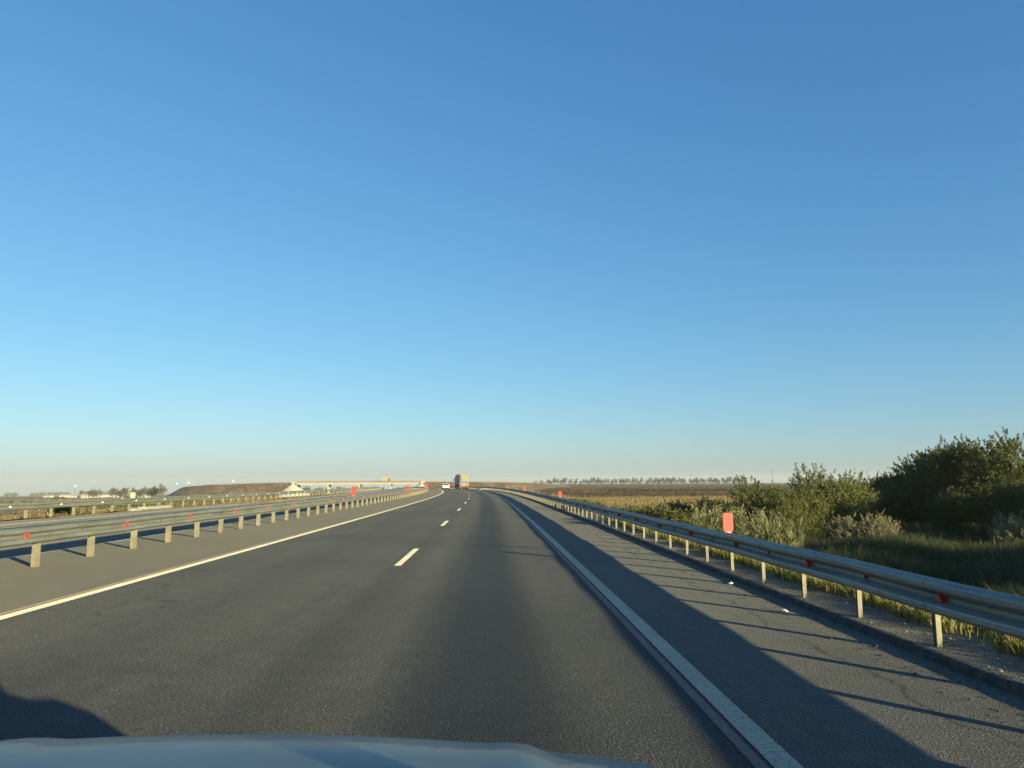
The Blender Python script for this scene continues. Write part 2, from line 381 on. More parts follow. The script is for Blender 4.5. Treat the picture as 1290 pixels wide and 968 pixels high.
# ------------------------------------------------------------------ ground sheet
def sst(x, a, b):
    t = np.clip((x-a)/(b-a), 0, 1); return t*t*(3-2*t)
def terr(x, y):
    x = np.asarray(x, float); y = np.asarray(y, float)
    r = np.hypot(x, y); th = np.arctan2(x, y)
    a = .0116-(.0116-.0016)*sst(th, .02, .11); a = np.where(y < 0, .004, a)
    b = (np.sin(x*.21+1.3)*np.sin(y*.17+.4)*.16+np.sin(x*.057-.6)*np.cos(y*.049)*.25)*sst(r, 5, 30)*(1-sst(r, 250, 600))
    return -1.75-a*r+b
def zonecol(x, y):
    x = np.asarray(x, float); y = np.asarray(y, float); r = np.hypot(x, y); th = np.arctan2(x, y)
    n = np.sin(x*.013+y*.004)*np.cos(y*.009-x*.003)
    green = np.array((.075, .085, .032)); dry = np.array((.30, .215, .115)); soil = np.array((.105, .064, .038)); dark = np.array((.028, .02, .014))
    tan = np.array((.30, .22, .13)); farl = np.array((.30, .20, .13)); gold = np.array((.30, .20, .095))
    right = sst(th, -.02, .05)
    wv = 12*np.sin(x*.03)
    f = sst(y+wv, 115, 150)[..., None]
    cr = green*(1-sst(y, 38, 60)[..., None])+dry*sst(y, 38, 60)[..., None]
    cr = cr*(1-f)+soil*f
    st = (sst(y, 300, 312)*(1-sst(y, 372, 384))*sst(x, 52, 75))[..., None]; cr = cr*(1-st)+dark*st
    g2 = (sst(y, 420, 460)*(1-sst(y, 700, 760))*sst(np.sin(x*.01+y*.02), .2, .8)*.35)[..., None]; cr = cr*(1-g2)+dry*g2
    cl = gold*(1-sst(r, 70, 130)[..., None])+tan*sst(r, 70, 130)[..., None]
    k = (sst(r, 170, 230)*(1-sst(r, 300, 380)))[..., None]; cl = cl*(1-k*.75)+green*1.1*k*.75
    k = sst(r, 420, 700)[..., None]; cl = cl*(1-k)+farl*k
    k = (sst(np.sin(r*.012+th*9), .1, .7)*sst(r, 400, 600)*.6)[..., None]; cl = cl*(1-k)+np.array((.10, .10, .055))*k
    c = cr*right[..., None]+cl*(1-right[..., None])
    return c
def ground():
    rs = [0.]; r = 3.
    while r < 40000: rs.append(r); r *= 1.035
    rs = np.array(rs); th = np.concatenate([np.arange(-50, 50, .35), np.arange(50, 310, 3.)])*math.pi/180
    RR, TT = np.meshgrid(rs, th, indexing='ij'); X = RR*np.sin(TT); Y = RR*np.cos(TT); Z = terr(X, Y)
    nt_, nr = len(th), len(rs)
    i, j = np.meshgrid(np.arange(nr-1), np.arange(nt_), indexing='ij'); j2 = (j+1) % nt_
    q = np.stack([i*nt_+j, (i+1)*nt_+j, (i+1)*nt_+j2, i*nt_+j2], -1).reshape(-1, 4)
    me = npmesh('ground', np.stack([X, Y, Z], -1).reshape(-1, 3), quads=q, m=M['ground'])
    c = zonecol(X, Y).reshape(-1, 3)
    if len(me.vertices) == len(c): zoned(me, np.concatenate([c, np.ones((len(c), 1))], 1))
    o = link('ground', me, smooth=True); tag(o, kind='structure')
ground()
def slope_z(off):
    P0 = [(-40, -9), (-27, -3.2), (-23.5, -1.4), (-21.2, -.3), (-20.3, -.05), (-19.2, 0), (KR, 0), (KR+.05, .066)]+PR[1:]+SL[1:]
    return np.interp(off, [p[0] for p in P0], [p[1] for p in P0], left=-99, right=-99)
def GZ(x, y):
    x = np.asarray(x, float); y = np.asarray(y, float)
    Dv = np.where(y < 70, -1.1-(70-y)**2*.00013, -1.1-(y-70)**2/2600); rz = np.where(y < 120, 0, -(y-120)**2/32000)
    return np.maximum(terr(x, y), slope_z(x-Dv)+rz)

# ------------------------------------------------------------------ guardrails
BW = [(-.156, .010), (-.150, .030), (-.128, .078), (-.112, .085), (-.078, .085), (-.060, .076), (-.024, .010), (-.012, .0), (.012, .0), (.024, .010),
      (.060, .076), (.078, .085), (.112, .085), (.128, .078), (.150, .030), (.156, .010)]
def beam_mesh(name, off, side, zc, a, b, m):
    """W profile swept along the road; side=+1: humps towards +offset"""
    prof = [(off+side*d, zc+z) for z, d in BW]+[(off+side*(d-.006), zc+z) for z, d in BW[::-1]]
    Y = ys(a, b, 1.0); n = len(prof); vs = []; fs = []
    for y in Y:
        dz = .006*math.sin(y*1.7)+.005*math.sin(y*.61+1); dx = .006*math.sin(y*.9)
        for o_, z in prof: vs.append(P(o_+dx, y, z+dz))
    for i in range(len(Y)-1):
        for j in range(n):
            k = (j+1) % n; q = (i*n+j, i*n+k, (i+1)*n+k, (i+1)*n+j); fs.append(q if side > 0 else q[::-1])
    fs += [tuple(range(n)), tuple(range((len(Y)-1)*n, len(Y)*n))[::-1]]
    me = pymesh(name, vs, fs, m); bm = bmesh.new(); bm.from_mesh(me); bmesh.ops.recalc_face_normals(bm, faces=bm.faces); bm.to_mesh(me); bm.free()
    return me
def post_mesh(h, wd=.13, dp=.06, flip=1):
    b = MB(); t = .006; z0 = -.25
    zc = (h+z0)/2; hh = h-z0
    b.box((-wd*.12, 0, zc), (wd*.76, t, hh))                                     # front flange, seen square-on by traffic
    b.box((wd*.20, dp*.5, zc), (t, dp-t*1.2, hh))                                 # web
    b.box((wd*.12, dp, zc), (wd*.76, t, hh))                                      # rear flange, showing past the slot
    b.box((-wd*.5+t*.5, dp*.14, zc), (t, dp*.18, hh)); b.box((wd*.5-t*.5, dp*.86, zc), (t, dp*.18, hh))
    return b.mesh('post', M['post'])
def refl_mesh(m, side):
    b = MB(); b.prism([(-.045, -.04), (.045, -.04), (.045, .04), (-.045, .04)], 'x', 0, side*.012)
    b.prism([(-.035, -.032), (.035, -.032), (.0, .038)], 'x', side*.012, side*.06)
    return b.mesh('reflector', m)
def bolt_mesh(side):
    b = MB(); b.tube((0, 0, 0), (side*.02, 0, 0), .024, .018, 6); return b.mesh('bolt', M['bolt'])
def guardrail(label, beams, post_off, y0, step, y1, zc, refl, h, group, wd=.13, refl_step=2.8, refl_y=6.6, pz=0, near_bolts=20, dp=.06):
    g = empty('guardrail', P(post_off, max(y0, 2)), 0, label, 'guardrail', group); off0 = Vector(g.location)
    for off, side, m in beams:
        o = link('beam', beam_mesh('beam', off, side, zc, y0-1, y1, m), None, g); o.location = -off0
    for off, side, m in beams:
        for k in range(14):
            yj = y0+.4+4.05*k; o = link('joint', beam_mesh('joint', off+side*.004, side, zc, yj, yj+.30, m), None, g); o.location = -off0
    pm = post_mesh(h, wd, dp); y = y0; k = 0; far = MB()
    while y < y1:
        p = P(post_off, y, pz); 
        if k < 100:
            o = place('post', pm, g, Vector(p)-off0, heading(y)+random.uniform(-.02, .02)); o.rotation_euler[1] = random.uniform(-.012, .012); o.rotation_euler[0] = random.uniform(-.012, .012)
        else: far.box((p[0], p[1], p[2]+h/2), (wd, .06, h), heading(y))
        y += step; k += 1
    if far.v: o = far.build('far_posts', M['post'], g); o.location = -off0; o['kind'] = 'stuff'
    for (off, side, m) in refl:
        me = refl_mesh(m, side); y = refl_y
        for k in range(30):
            if y > y0: place('reflector', me, g, Vector(P(off, y, zc))-off0, heading(y))
            y += refl_step
        bm_ = bolt_mesh(side); y = refl_y-refl_step/2
        for k in range(near_bolts):
            place('bolt', bm_, g, Vector(P(off, y, zc+.003))-off0, heading(y)); y += refl_step/2 if k % 2 else refl_step/2
    return g
GR = 'steel W-beam guardrails along the motorway'
gr_r = guardrail('shaded steel guardrail along the right shoulder with its reflectors in the beam', [(5.63, -1, M['beam'])], 5.71, 6.76-1.43*6, 1.43, 430, .537, [(5.63, -1, M['red_refl'])], .61, GR, wd=.062, dp=.075, refl_step=2.72, refl_y=6.5-2.72)
gr_m = guardrail('sunlit double-sided guardrail in the median left of the near carriageway', [(-6.87, 1, M['beam']), (-7.03, -1, M['beam'])], -6.95, 14.6-1.95*3, 1.95, 430, .615, [(-6.87, 1, M['red_refl'])], .69, GR, refl_step=3.75, refl_y=17.9-3.75*2)
gr_f = guardrail('distant guardrail with white reflectors on the far side of the oncoming carriageway', [(-19.62, 1, M['beam'])], -19.7, 35.3-2.0*6, 2.0, 430, .58, [(-19.62, 1, M['white_refl'])], .66, GR, refl_step=4.0, refl_y=34)

# red delineator boards on the rails
def delineator(sc):
    root = empty('delineator')
    b = MB(); w_, h_, c = .085*sc, .158*sc, .025*sc
    pts = [(-w_+c, -h_), (w_-c, -h_), (w_, -h_+c*1.3), (w_, h_-c), (w_-c, h_), (-w_+c, h_), (-w_, h_-c), (-w_, -h_+c*1.3)]
    b.prism([(x, z+.172*sc) for x, z in pts], 'y', -.012, .012); b.build('board', M['red_paddle'], root, bevel=.003)
    b = MB(); b.prism([(-.035*sc, -.14), (.035*sc, -.14), (.035*sc, -.035*sc), (.052*sc, .016*sc), (-.052*sc, .016*sc), (-.035*sc, -.035*sc)], 'y', -.010, .010)
    b.build('bracket', M['cream'], root); return root
GD = 'red delineator boards standing on the guardrails'
d_r = delineator(1.0); d_l = delineator(1.8)
dl = [(d_r, 5.71, 12.65, .68, 'large near red board on pale bracket above the right guardrail'),
      (d_r, 5.71, 42.5, .68, 'second red board along the right guardrail, before the dry grass'),
      (d_r, 5.71, 78, .68, 'third red board along the right guardrail, beyond the second one'),
      (d_r, 5.71, 110, .68, 'fourth red board along the right guardrail, before the brown field'),
      (d_r, 5.71, 148, .68, 'tiny farthest red board on the right guardrail near the lorry'),
      (d_l, -6.95, 48, .74, 'nearest red board on the median guardrail, in front of the bridge deck'),
      (d_l, -6.95, 84, .74, 'red board on the median guardrail beside the right bridge abutment'),
      (d_l, -6.95, 124, .74, 'red board on the median guardrail just right of the bridge abutment'),
      (d_l, -6.95, 136, .74, 'last red board on the median guardrail, closest to the white car')]
seen = set()
for src, off, y, z, lab in dl:
    o = src if id(src) not in seen else copy_tree(src); seen.add(id(src))
    o.location = P(off, y, z); o.rotation_euler = (0, R(random.uniform(-2, 2)), heading(y)); tag(o, lab, 'delineator', GD)
    if src is d_l: o.scale = (.8, 1, 1)

# ------------------------------------------------------------------ bridge and crossing road
BZ = 2.2
def path_ribbon(name, path, prof, m, kind='structure'):
    vs = []; fs = []; n = len(prof); L = len(path)
    for i, p in enumerate(path):
        a = Vector(path[max(0, i-1)]); b = Vector(path[min(L-1, i+1)]); d = (b-a); d.z = 0; d.normalize(); nn = Vector((d.y, -d.x, 0))
        for off, z in prof: q = Vector(p)+nn*off; vs.append((q.x, q.y, p[2]+z+(random.uniform(-.15, .15) if abs(off) > 8 else 0)))
    for i in range(L-1):
        for j in range(n-1): fs.append((i*n+j, i*n+j+1, (i+1)*n+j+1, (i+1)*n+j))
    me = pymesh(name, vs, fs, m); o = link(name, me); return tag(o, kind=kind)
def smooth_path(pts, k=8):
    out = []
    for i in range(len(pts)-1):
        p0 = Vector(pts[max(0, i-1)]); p1 = Vector(pts[i]); p2 = Vector(pts[i+1]); p3 = Vector(pts[min(len(pts)-1, i+2)])
        for j in range(k):
            t = j/k; out.append(tuple(.5*((2*p1)+(-p0+p2)*t+(2*p0-5*p1+4*p2-p3)*t*t+(-p0+3*p1-3*p2+p3)*t**3)))
    out.append(tuple(pts[-1])); return out
left = smooth_path([(-139, 575, BZ-.05), (-165, 573, BZ-.3), (-195, 572, .9), (-212, 577, .2), (-226, 592, -.9), (-238, 625, -2.9), (-248, 680, -5.5), (-262, 760, -9)])
right = smooth_path([(-46, 575, BZ-.05), (-20, 578, 2.0), (10, 590, 1.7), (38, 612, .9), (60, 660, -.8), (80, 720, -3.2)])
EP = [(-34, -17), (-20, -8.5), (-8, -1.2), (-6.2, -.2), (-5.5, 0), (0, .08), (5.5, 0), (6.2, -.2), (8, -1.2), (20, -8.5), (34, -17)]
path_ribbon('embankment', left, EP, M['bank']); path_ribbon('embankment', right, EP, M['bank'])
def path_rail(label, path, side):
    """light guardrail along a crossing road; near side"""
    g = empty('guardrail', path[0], 0, label, 'guardrail', 'guardrails of the crossing road'); o0 = Vector(path[0])
    b = MB(); pb = []; acc = 0
    L = len(path); pm = MB(); pm.box((0, 0, .35), (.16, .10, .9)); pme = pm.mesh('post', M['dullsteel'])
    cen = []
    for i, p in enumerate(path):
        a = Vector(path[max(0, i-1)]); c = Vector(path[min(L-1, i+1)]); d = (c-a); d.z = 0; d.normalize(); cen.append(Vector(p)+Vector((d.y, -d.x, 0))*side*5.7)
    vs = []; fs = []
    for c in cen: vs += [tuple(c+Vector((0, 0, .44))-o0), tuple(c+Vector((0, 0, .80))-o0), tuple(c+Vector((0, .08, .80))-o0), tuple(c+Vector((0, .08, .44))-o0)]
    for i in range(len(cen)-1):
        for k in range(4): fs.append((i*4+k, i*4+(k+1) % 4, i*4+4+(k+1) % 4, i*4+4+k))
    link('beam', pymesh('beam', vs, fs, M['dullsteel']), None, g)
    cnt = 0
    for i in range(len(cen)-1):
        seg = cen[i+1]-cen[i]; n = max(1, int(seg.length/3.2))
        for k in range(n):
            if cnt < 90: place('post', pme, g, cen[i]+seg*(k/n)-o0); cnt += 1
    return g
path_rail('thin guardrail along the top of the brown embankment left of the bridge', left, 1)
path_rail('thin guardrail on the long bank running right from the bridge', right, 1)

br = empty('bridge', (-92.5, 575, 0), 0, 'pale concrete road bridge with brown railing crossing the motorway ahead', 'bridge')
def bpart(name, b, m, **k): o = b.build(name, m, br, **k); o.location = (92.5, -575, 0); return o
x0, x1 = -139, -46
b = MB(); b.box(((x0+x1)/2, 575, BZ-.15), (x1-x0, 12.6, .3)); bpart('deck', b, M['white_conc'])
for yy in (569.4, 572.4, 577.6, 580.6):
    b = MB(); b.prism([(yy-.3, BZ-.303), (yy+.3, BZ-.303), (yy+.25, BZ-1.65), (yy-.25, BZ-1.65)], 'x', x0-.5, x1+.5); bpart('girder', b, M['white_conc'])
for yy in (568.9, 581.1):
    b = MB(); b.box(((x0+x1)/2, yy, BZ+.45), (x1-x0, .06, .14)); b.box(((x0+x1)/2, yy, BZ+1.05), (x1-x0, .08, .10)); b.box(((x0+x1)/2, yy, BZ+.12), (x1-x0, .12, .24))
    for k in range(0, 94): b.box((x0+k*1.0, yy, BZ+.6), (.45 if k % 3 else .12, .05, .9))
    bpart('railing', b, M['rust'])
for xx in (-116, -92.5, -69):
    pr = MB(); pr.prism([(xx-1.1, BZ-1.66), (xx+1.1, BZ-1.66), (xx+.8, BZ-2.7), (xx-.8, BZ-2.7)], 'y', 568.9, 581.1); cap = bpart('pier_cap', pr, M['white_conc'])
    for yy in (570.4, 575, 579.6):
        c_ = MB(); c_.tube((xx, yy, -10.5), (xx, yy, BZ-2.71), .62, .62, 16); bpart('column', c_, M['white_conc'], smooth=False)
for xx, sg in ((-139.5, 1), (-45.5, -1)):
    a_ = MB(); a_.box((xx, 575, BZ-1.2), (1.0, 13.4, 3.2)); a_.box((xx-sg*1.6, 568.2, BZ-.4), (3.0, .5, 2.6)); a_.box((xx-sg*1.6, 581.8, BZ-.4), (3.0, .5, 2.6)); bpart('abutment', a_, M['white_conc'])
    c_ = MB(); n = 28; vs = [(xx-sg*1.0, 565, BZ-.4)]
    for k in range(n+1):
        t = -math.pi*.75+math.pi*1.0*k/n if sg > 0 else -math.pi*1.25+math.pi*1.0*k/n
        vs.append((xx-sg*1.0+19*math.cos(t), 565+19*math.sin(t), -10.5))
    c_.add(vs, [(0, k+1, k+2) for k in range(n)]); bpart('slope_paving', c_, M['concrete'])

# ------------------------------------------------------------------ foliage generators
def leaves(Pn, Dn, size, aspect=.5):
    """diamond leaves at points Pn, pointing along Dn"""
    n = len(Pn); r = rng.normal(size=(n, 3)); sd_ = np.cross(Dn, r); sd_ /= np.linalg.norm(sd_, axis=1)[:, None]+1e-9
    L = (size*rng.uniform(.6, 1.3, n))[:, None]; V = np.stack([Pn, Pn+Dn*L*.5+sd_*L*aspect*.5, Pn+Dn*L, Pn+Dn*L*.5-sd_*L*aspect*.5], 1)
    return V.reshape(-1, 3)
def unit(v): return v/(np.linalg.norm(v, axis=-1, keepdims=True)+1e-9)
def crown_mesh(name, rx, ry, h, sprays, per, ls, m, spread=.35, low=.0, lumps=9, up=.5, slen=.7, aspect=.5):
    """crown made of leafy sprays set over several uneven lumps, gaps between them"""
    cs = []
    for k in range(lumps):
        a = rng.uniform(0, 2*math.pi); q = math.sqrt(rng.uniform(0, 1))*.62
        zc = rng.uniform(.28+low, .72)*h*(1-.25*q); cs.append((q*rx*math.cos(a), q*ry*math.sin(a), zc, rng.uniform(.34, .55)))
    cs = np.array(cs); w_ = rng.integers(0, lumps, sprays); d = unit(rng.normal(size=(sprays, 3))+np.array((0, 0, .15)))
    rad = cs[w_, 3][:, None]*np.array((rx, ry, h*.62))*rng.uniform(.45, 1.05, (sprays, 1))
    p0 = cs[w_, :3]+d*rad; p0[:, 2] = np.clip(p0[:, 2], .05*h, h)
    dr = unit(d*np.array((1, 1, .6))+np.array((0, 0, up))+rng.normal(0, .25, (sprays, 3)))
    sl = slen*rng.uniform(.4, 1.25, sprays)
    t = rng.uniform(0, 1, (sprays, per)); Pn = p0[:, None]+dr[:, None]*(t*sl[:, None])[..., None]+rng.normal(0, .10*slen, (sprays, per, 3))*(1.15-t)[..., None]
    Dn = unit(dr[:, None]*1.0+rng.normal(0, spread*2, (sprays, per, 3)))
    V = leaves(Pn.reshape(-1, 3), Dn.reshape(-1, 3), ls, aspect)
    zmax = V[:, 2].max(); V[:, 2] *= h/zmax if zmax > 0 else 1
    q = np.arange(len(V)).reshape(-1, 4)
    return npmesh(name, V, quads=q, m=m), cs
def limbs_mesh(cs, h, r):
    b = MB(); pts = [Vector((0, 0, -.4)), Vector((rng.normal(0, .1), rng.normal(0, .1), h*.22)), Vector((rng.normal(0, .2), rng.normal(0, .2), h*.45))]
    b.tube(pts[0], pts[1], r, r*.8, 8); b.tube(pts[1], pts[2], r*.8, r*.5, 8)
    for c in cs:
        e = Vector(c[:3]); mid = pts[1].lerp(e, .5)+Vector((rng.normal(0, .1), rng.normal(0, .1), .1*h)); b.tube(pts[1], mid, r*.5, r*.32, 6); b.tube(mid, e+(e-mid)*.4, r*.32, r*.08, 5)
    return b.mesh('trunk', M['bark'])
def plant_proto(name, crown_name, rx, ry, h, sprays, per, ls, m, r=.09, **k):
    me, cs = crown_mesh(crown_name, rx, ry, h, sprays, per, ls, m, **k)
    root = empty(name); link(crown_name, me, None, root); link('trunk' if name.endswith('tree') else 'stem', limbs_mesh(cs, h, r), None, root, True); return root
used = set()
def put(src, x, y, sc, label, cat, group, sz=None, dz=0, rz=None):
    o = src if id(src) not in used else copy_tree(src); used.add(id(src))
    o.location = (x, y, float(GZ(x, y))+dz); o.rotation_euler = (0, 0, random.uniform(0, 6.28) if rz is None else rz)
    o.scale = (sc, sc, sz if sz else sc); return tag(o, label, cat, group)

# roadside thicket on the right: small trees, each on its own
TA = [plant_proto('thicket_tree', 'crown', 3.3, 3.3, 6.0, 1500, 46, .115, M['leaf_dark'], r=.12, lumps=15, slen=.62, low=-.12, spread=.28) for _ in range(3)]
TO = [plant_proto('olive_bush', 'crown', 1.95, 1.95, 3.6, 900, 44, .08, M['leaf_olive'], r=.06, lumps=12, slen=.5, up=.75, low=-.15) for _ in range(2)]
TS = plant_proto('silver_bush', 'crown', 1.15, 1.15, 1.9, 420, 48, .055, M['leaf_silver'], r=.03, lumps=9, slen=.34, up=.8, low=-.2)
GT = 'dark roadside trees of the thicket on the right'
def bx(px): return (px-605)/932
big = [(1288, 46, 6.5, 'tallest dark leafy tree at the right edge of the photo'),
       (1240, 48, 6.3, 'broad dark tree beside the tallest one at the right edge'),
       (1196, 51, 5.7, 'dark tree in the middle of the sloping thicket, with uneven top'),
       (1160, 54, 5.5, 'dark tree left of the thicket middle, with spiky top'),
       (1128, 57, 4.3, 'low dark tree where the thicket slopes down to the left'),
       (1095, 62, 3.6, 'bluish dark bush between the olive bushes and the dark thicket'),
       (1262, 40, 3.6, 'low dark shrub in front of the tallest tree at the right edge'),
       (1222, 53, 6.2, 'dark tree filling the back row behind the broad dark tree'),
       (1178, 57, 5.6, 'dark tree in the back row above the low shaded shrub'),
       (1145, 61, 4.9, 'dark tree in the back row where the thicket begins to slope'),
       (1115, 52, 2.8, 'dark shrub right behind the right silvery bush'),
       (1300, 38, 3.4, 'dark shrub at the very right edge, below the tallest tree'),
       (1205, 43, 2.9, 'low dark shrub in the shade under the sloping thicket')]
for i, (px, y, h, lab) in enumerate(big):
    put(TA[i % 3], bx(px)*y, y, h/6.0, lab, 'tree' if h > 4 else 'bush', GT, sz=h/5.7)
for i, (x, y, h) in enumerate([(34, 30, 6.4), (35, 25, 6.4), (31, 12, 6.6), (32.5, 7, 6.8), (31, 2, 6.5), (32, -3, 6.8), (31, -8, 6.6), (32, -13, 6.7), (31, -18, 6.6)]):
    put(TA[i % 3], x, y, h/6, 'dark thicket tree to the right of the road outside the photo', 'tree', GT)
GO = 'olive green bushes in front of the thicket'
for i, (px, y, h, lab) in enumerate([(966, 42, 3.3, 'leftmost olive green bush behind the reeds'), (1002, 41, 3.2, 'middle olive bush right of the red board'),
        (1038, 43, 3.9, 'tallest olive green bush, left of the dark thicket'), (1062, 46, 3.6, 'rightmost olive green bush, behind the silvery bushes'), (985, 38, 2.2, 'lower olive bush in front of the taller olive ones')]):
    put(TO[i % 2], bx(px)*y, y, h/3.0, lab, 'bush', GO)
for px, y, h, lab in [(1064, 36.5, 1.75, 'left one of the two pale silvery bushes in front of the thicket'), (1106, 36, 1.85, 'right one of the two pale silvery bushes in front of the thicket'),
        (1278, 34, 1.9, 'pale dry bush below the tallest tree at the right edge')]:
    put(TS, bx(px)*y, y, h/1.7, lab, 'bush', 'pale silvery bushes')
TL = plant_proto('low_bush', 'foliage', 1.8, 1.6, 1.6, 240, 30, .15, M['leaf_dark'], r=.04, lumps=9, slen=.45, low=-.2)
for i, (px, y, h, lab) in enumerate([(925, 52, 1.9, 'dark low bush just left of the leftmost olive bush'), (892, 58, 2.0, 'dark low bush above the reeds, left of the olive bushes'), (862, 66, 1.8, 'dark low bush at the edge of the dry grass'),
        (838, 80, 1.6, 'small dark bush farthest left of the low dark bushes'), (905, 75, 2.2, 'dark bush in the back row behind the low bushes')]):
    put(TL, bx(px)*y, y, h/1.6, lab, 'bush', 'low dark bushes at the edge of the field', sz=h/1.6)
TW = plant_proto('roadside_weed', 'foliage', .55, .55, .75, 110, 26, .08, M['weed'], r=.012, lumps=6, slen=.28, up=.9, low=-.25, aspect=.35)
wl = [(808, 27, .75), (822, 26, .85), (838, 25, .9), (852, 24.5, .7), (868, 24, .65), (795, 29, .7), (884, 23, .6), (735, 40, .9), (748, 38, .9), (722, 44, .9), (760, 41, .7), (775, 36, .6)]
for i, (px, y, h) in enumerate(wl[:10]):
    lab = 'small leafy green weed clump behind the right guardrail, near the dry grass' if i < 7 else 'small leafy weed clump beyond the second red board'
    put(TW, bx(px)*y, y, h*(1.35 if i < 7 else 1.1), lab, 'weed', 'leafy weed clumps behind the right guardrail' if i < 7 else 'weed clumps beyond the second red board', sz=h*(1.35 if i < 7 else .9))
put(TL, -21.9, 41, .55, 'dark low bush under the far guardrail, left of the pale slab', 'bush', None, sz=.42)

# ------------------------------------------------------------------ grasses (uncountable)
def blades(name, X, Y, h, wd, m, lean=.35, stuff_label=None, dz=0, mid=.55):
    n = len(X); Z = GZ(X, Y)+dz; base = np.stack([X, Y, Z], 1); a = rng.uniform(0, 2*math.pi, n); side = np.stack([np.cos(a), np.sin(a), np.zeros(n)], 1)
    a2 = rng.uniform(0, 2*math.pi, n); le = np.stack([np.cos(a2), np.sin(a2), np.zeros(n)], 1)*(rng.uniform(0, lean, n)*h)[:, None]
    up = np.zeros((n, 3)); up[:, 2] = h; W = (wd*rng.uniform(.6, 1.3, n))[:, None]
    V = np.stack([base-side*W/2, base+side*W/2, base+up*mid+le*.35-side*W*.42, base+up*mid+le*.35+side*W*.42, base+up*.97+le], 1).reshape(-1, 3)
    k = np.arange(n)[:, None]*5
    me = npmesh(name, V, quads=k+np.array([[0, 1, 3, 2]]), tris=k+np.array([[2, 3, 4]]), m=m)
    o = link(name, me); return tag(o, label=stuff_label, cat='grass', kind='stuff')
def clumpy(n, fx, fy, s=.5, thr=.35):
    X, Y = fx(n), fy(n); c = (np.sin(X*2.1*s+np.sin(Y*1.3*s))*np.sin(Y*1.7*s+1.2)+np.sin(X*5.3*s)*np.sin(Y*4.1*s))*.25+.5
    k = rng.uniform(0, 1, n) < np.clip((c-thr)*3+.25, .08, 1); return X[k], Y[k]
def road_off(n, o0, o1, y0, y1, p=1.0):
    Y = y0+(y1-y0)*rng.uniform(0, 1, n)**p; off = rng.uniform(o0, o1, n); Dv = np.where(Y < 70, -1.1-(70-Y)**2*.00013, -1.1-(Y-70)**2/2600); return Dv+off, Y
def keep(X, Y, f=.5):
    o = (X*.87-Y*.5); c = np.sin(X*3.1+np.sin(Y*2.3)*1.3)*np.sin(Y*2.7+X)*.5+.5; k = rng.uniform(0, 1, len(X)) < np.clip(c*1.6-f+.35, .03, 1); return X[k], Y[k]
X, Y = road_off(90000, KR+.60, KR+2.4, 2, 26, 1.2); X, Y = keep(X, Y, .5)
blades('verge_grass', X, Y, rng.uniform(.07, .24, len(X)), .012, M['g_green'], .8, 'short yellow-green grass along the gravel behind the right guardrail')
X, Y = road_off(16000, KR+.9, KR+3.2, 26, 110, 1.5); X, Y = keep(X, Y, .3)
blades('verge_grass', X, Y, rng.uniform(.10, .30, len(X)), .03, M['g_green'], .7, 'short yellow-green grass along the far part of the right verge')
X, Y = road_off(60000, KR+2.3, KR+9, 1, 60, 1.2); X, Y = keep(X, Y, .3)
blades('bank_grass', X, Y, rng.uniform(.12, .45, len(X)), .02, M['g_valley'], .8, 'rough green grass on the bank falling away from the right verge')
# tall dark grass in the dip on the right
def fan(n, b0, b1, y0, y1):
    Y = np.sqrt(rng.uniform(y0*y0, y1*y1, n)); return rng.uniform(b0, b1, n)*Y, Y
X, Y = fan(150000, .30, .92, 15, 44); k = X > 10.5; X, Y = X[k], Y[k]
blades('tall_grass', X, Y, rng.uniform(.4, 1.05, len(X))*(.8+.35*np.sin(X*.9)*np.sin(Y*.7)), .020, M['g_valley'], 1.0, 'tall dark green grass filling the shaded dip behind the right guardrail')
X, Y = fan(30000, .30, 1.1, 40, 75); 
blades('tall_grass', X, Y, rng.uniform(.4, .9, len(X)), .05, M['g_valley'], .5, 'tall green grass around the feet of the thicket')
X, Y = fan(420, .32, .9, 22, 42); k = X > 12; X, Y = X[k], Y[k]
blades('weed_stalks', X, Y, rng.uniform(.7, 1.15, len(X)), .016, M['g_dry'], .3, 'thin dry weed stalks rising above the tall dark grass')
# dry grass between rail and field
X, Y = fan(80000, .09, .36, 30, 75); k = (X-(-1.2) > KR+2.6); X, Y = X[k], Y[k]
g = (np.sin(X*.45+np.sin(Y*.2)*2)*np.sin(Y*.27+.8)) > .7
blades('dry_grass', X[~g], Y[~g], rng.uniform(.35, .9, (~g).sum()), .045, M['g_dry'], .5, 'dry tan grass between the right guardrail and the brown field')
blades('green_weeds', X[g], Y[g], rng.uniform(.4, .9, g.sum()), .05, M['weed'], .5, 'green weeds growing in patches in the dry grass')
X, Y = fan(30000, .03, .40, 75, 150); k = X > 6.5-np.maximum(Y-70, 0)*.04; X, Y = X[k], Y[k]
blades('dry_grass', X, Y, rng.uniform(.3, .7, len(X)), .09, M['g_dry'], .5, 'dry tan grass at the near edge of the brown field')
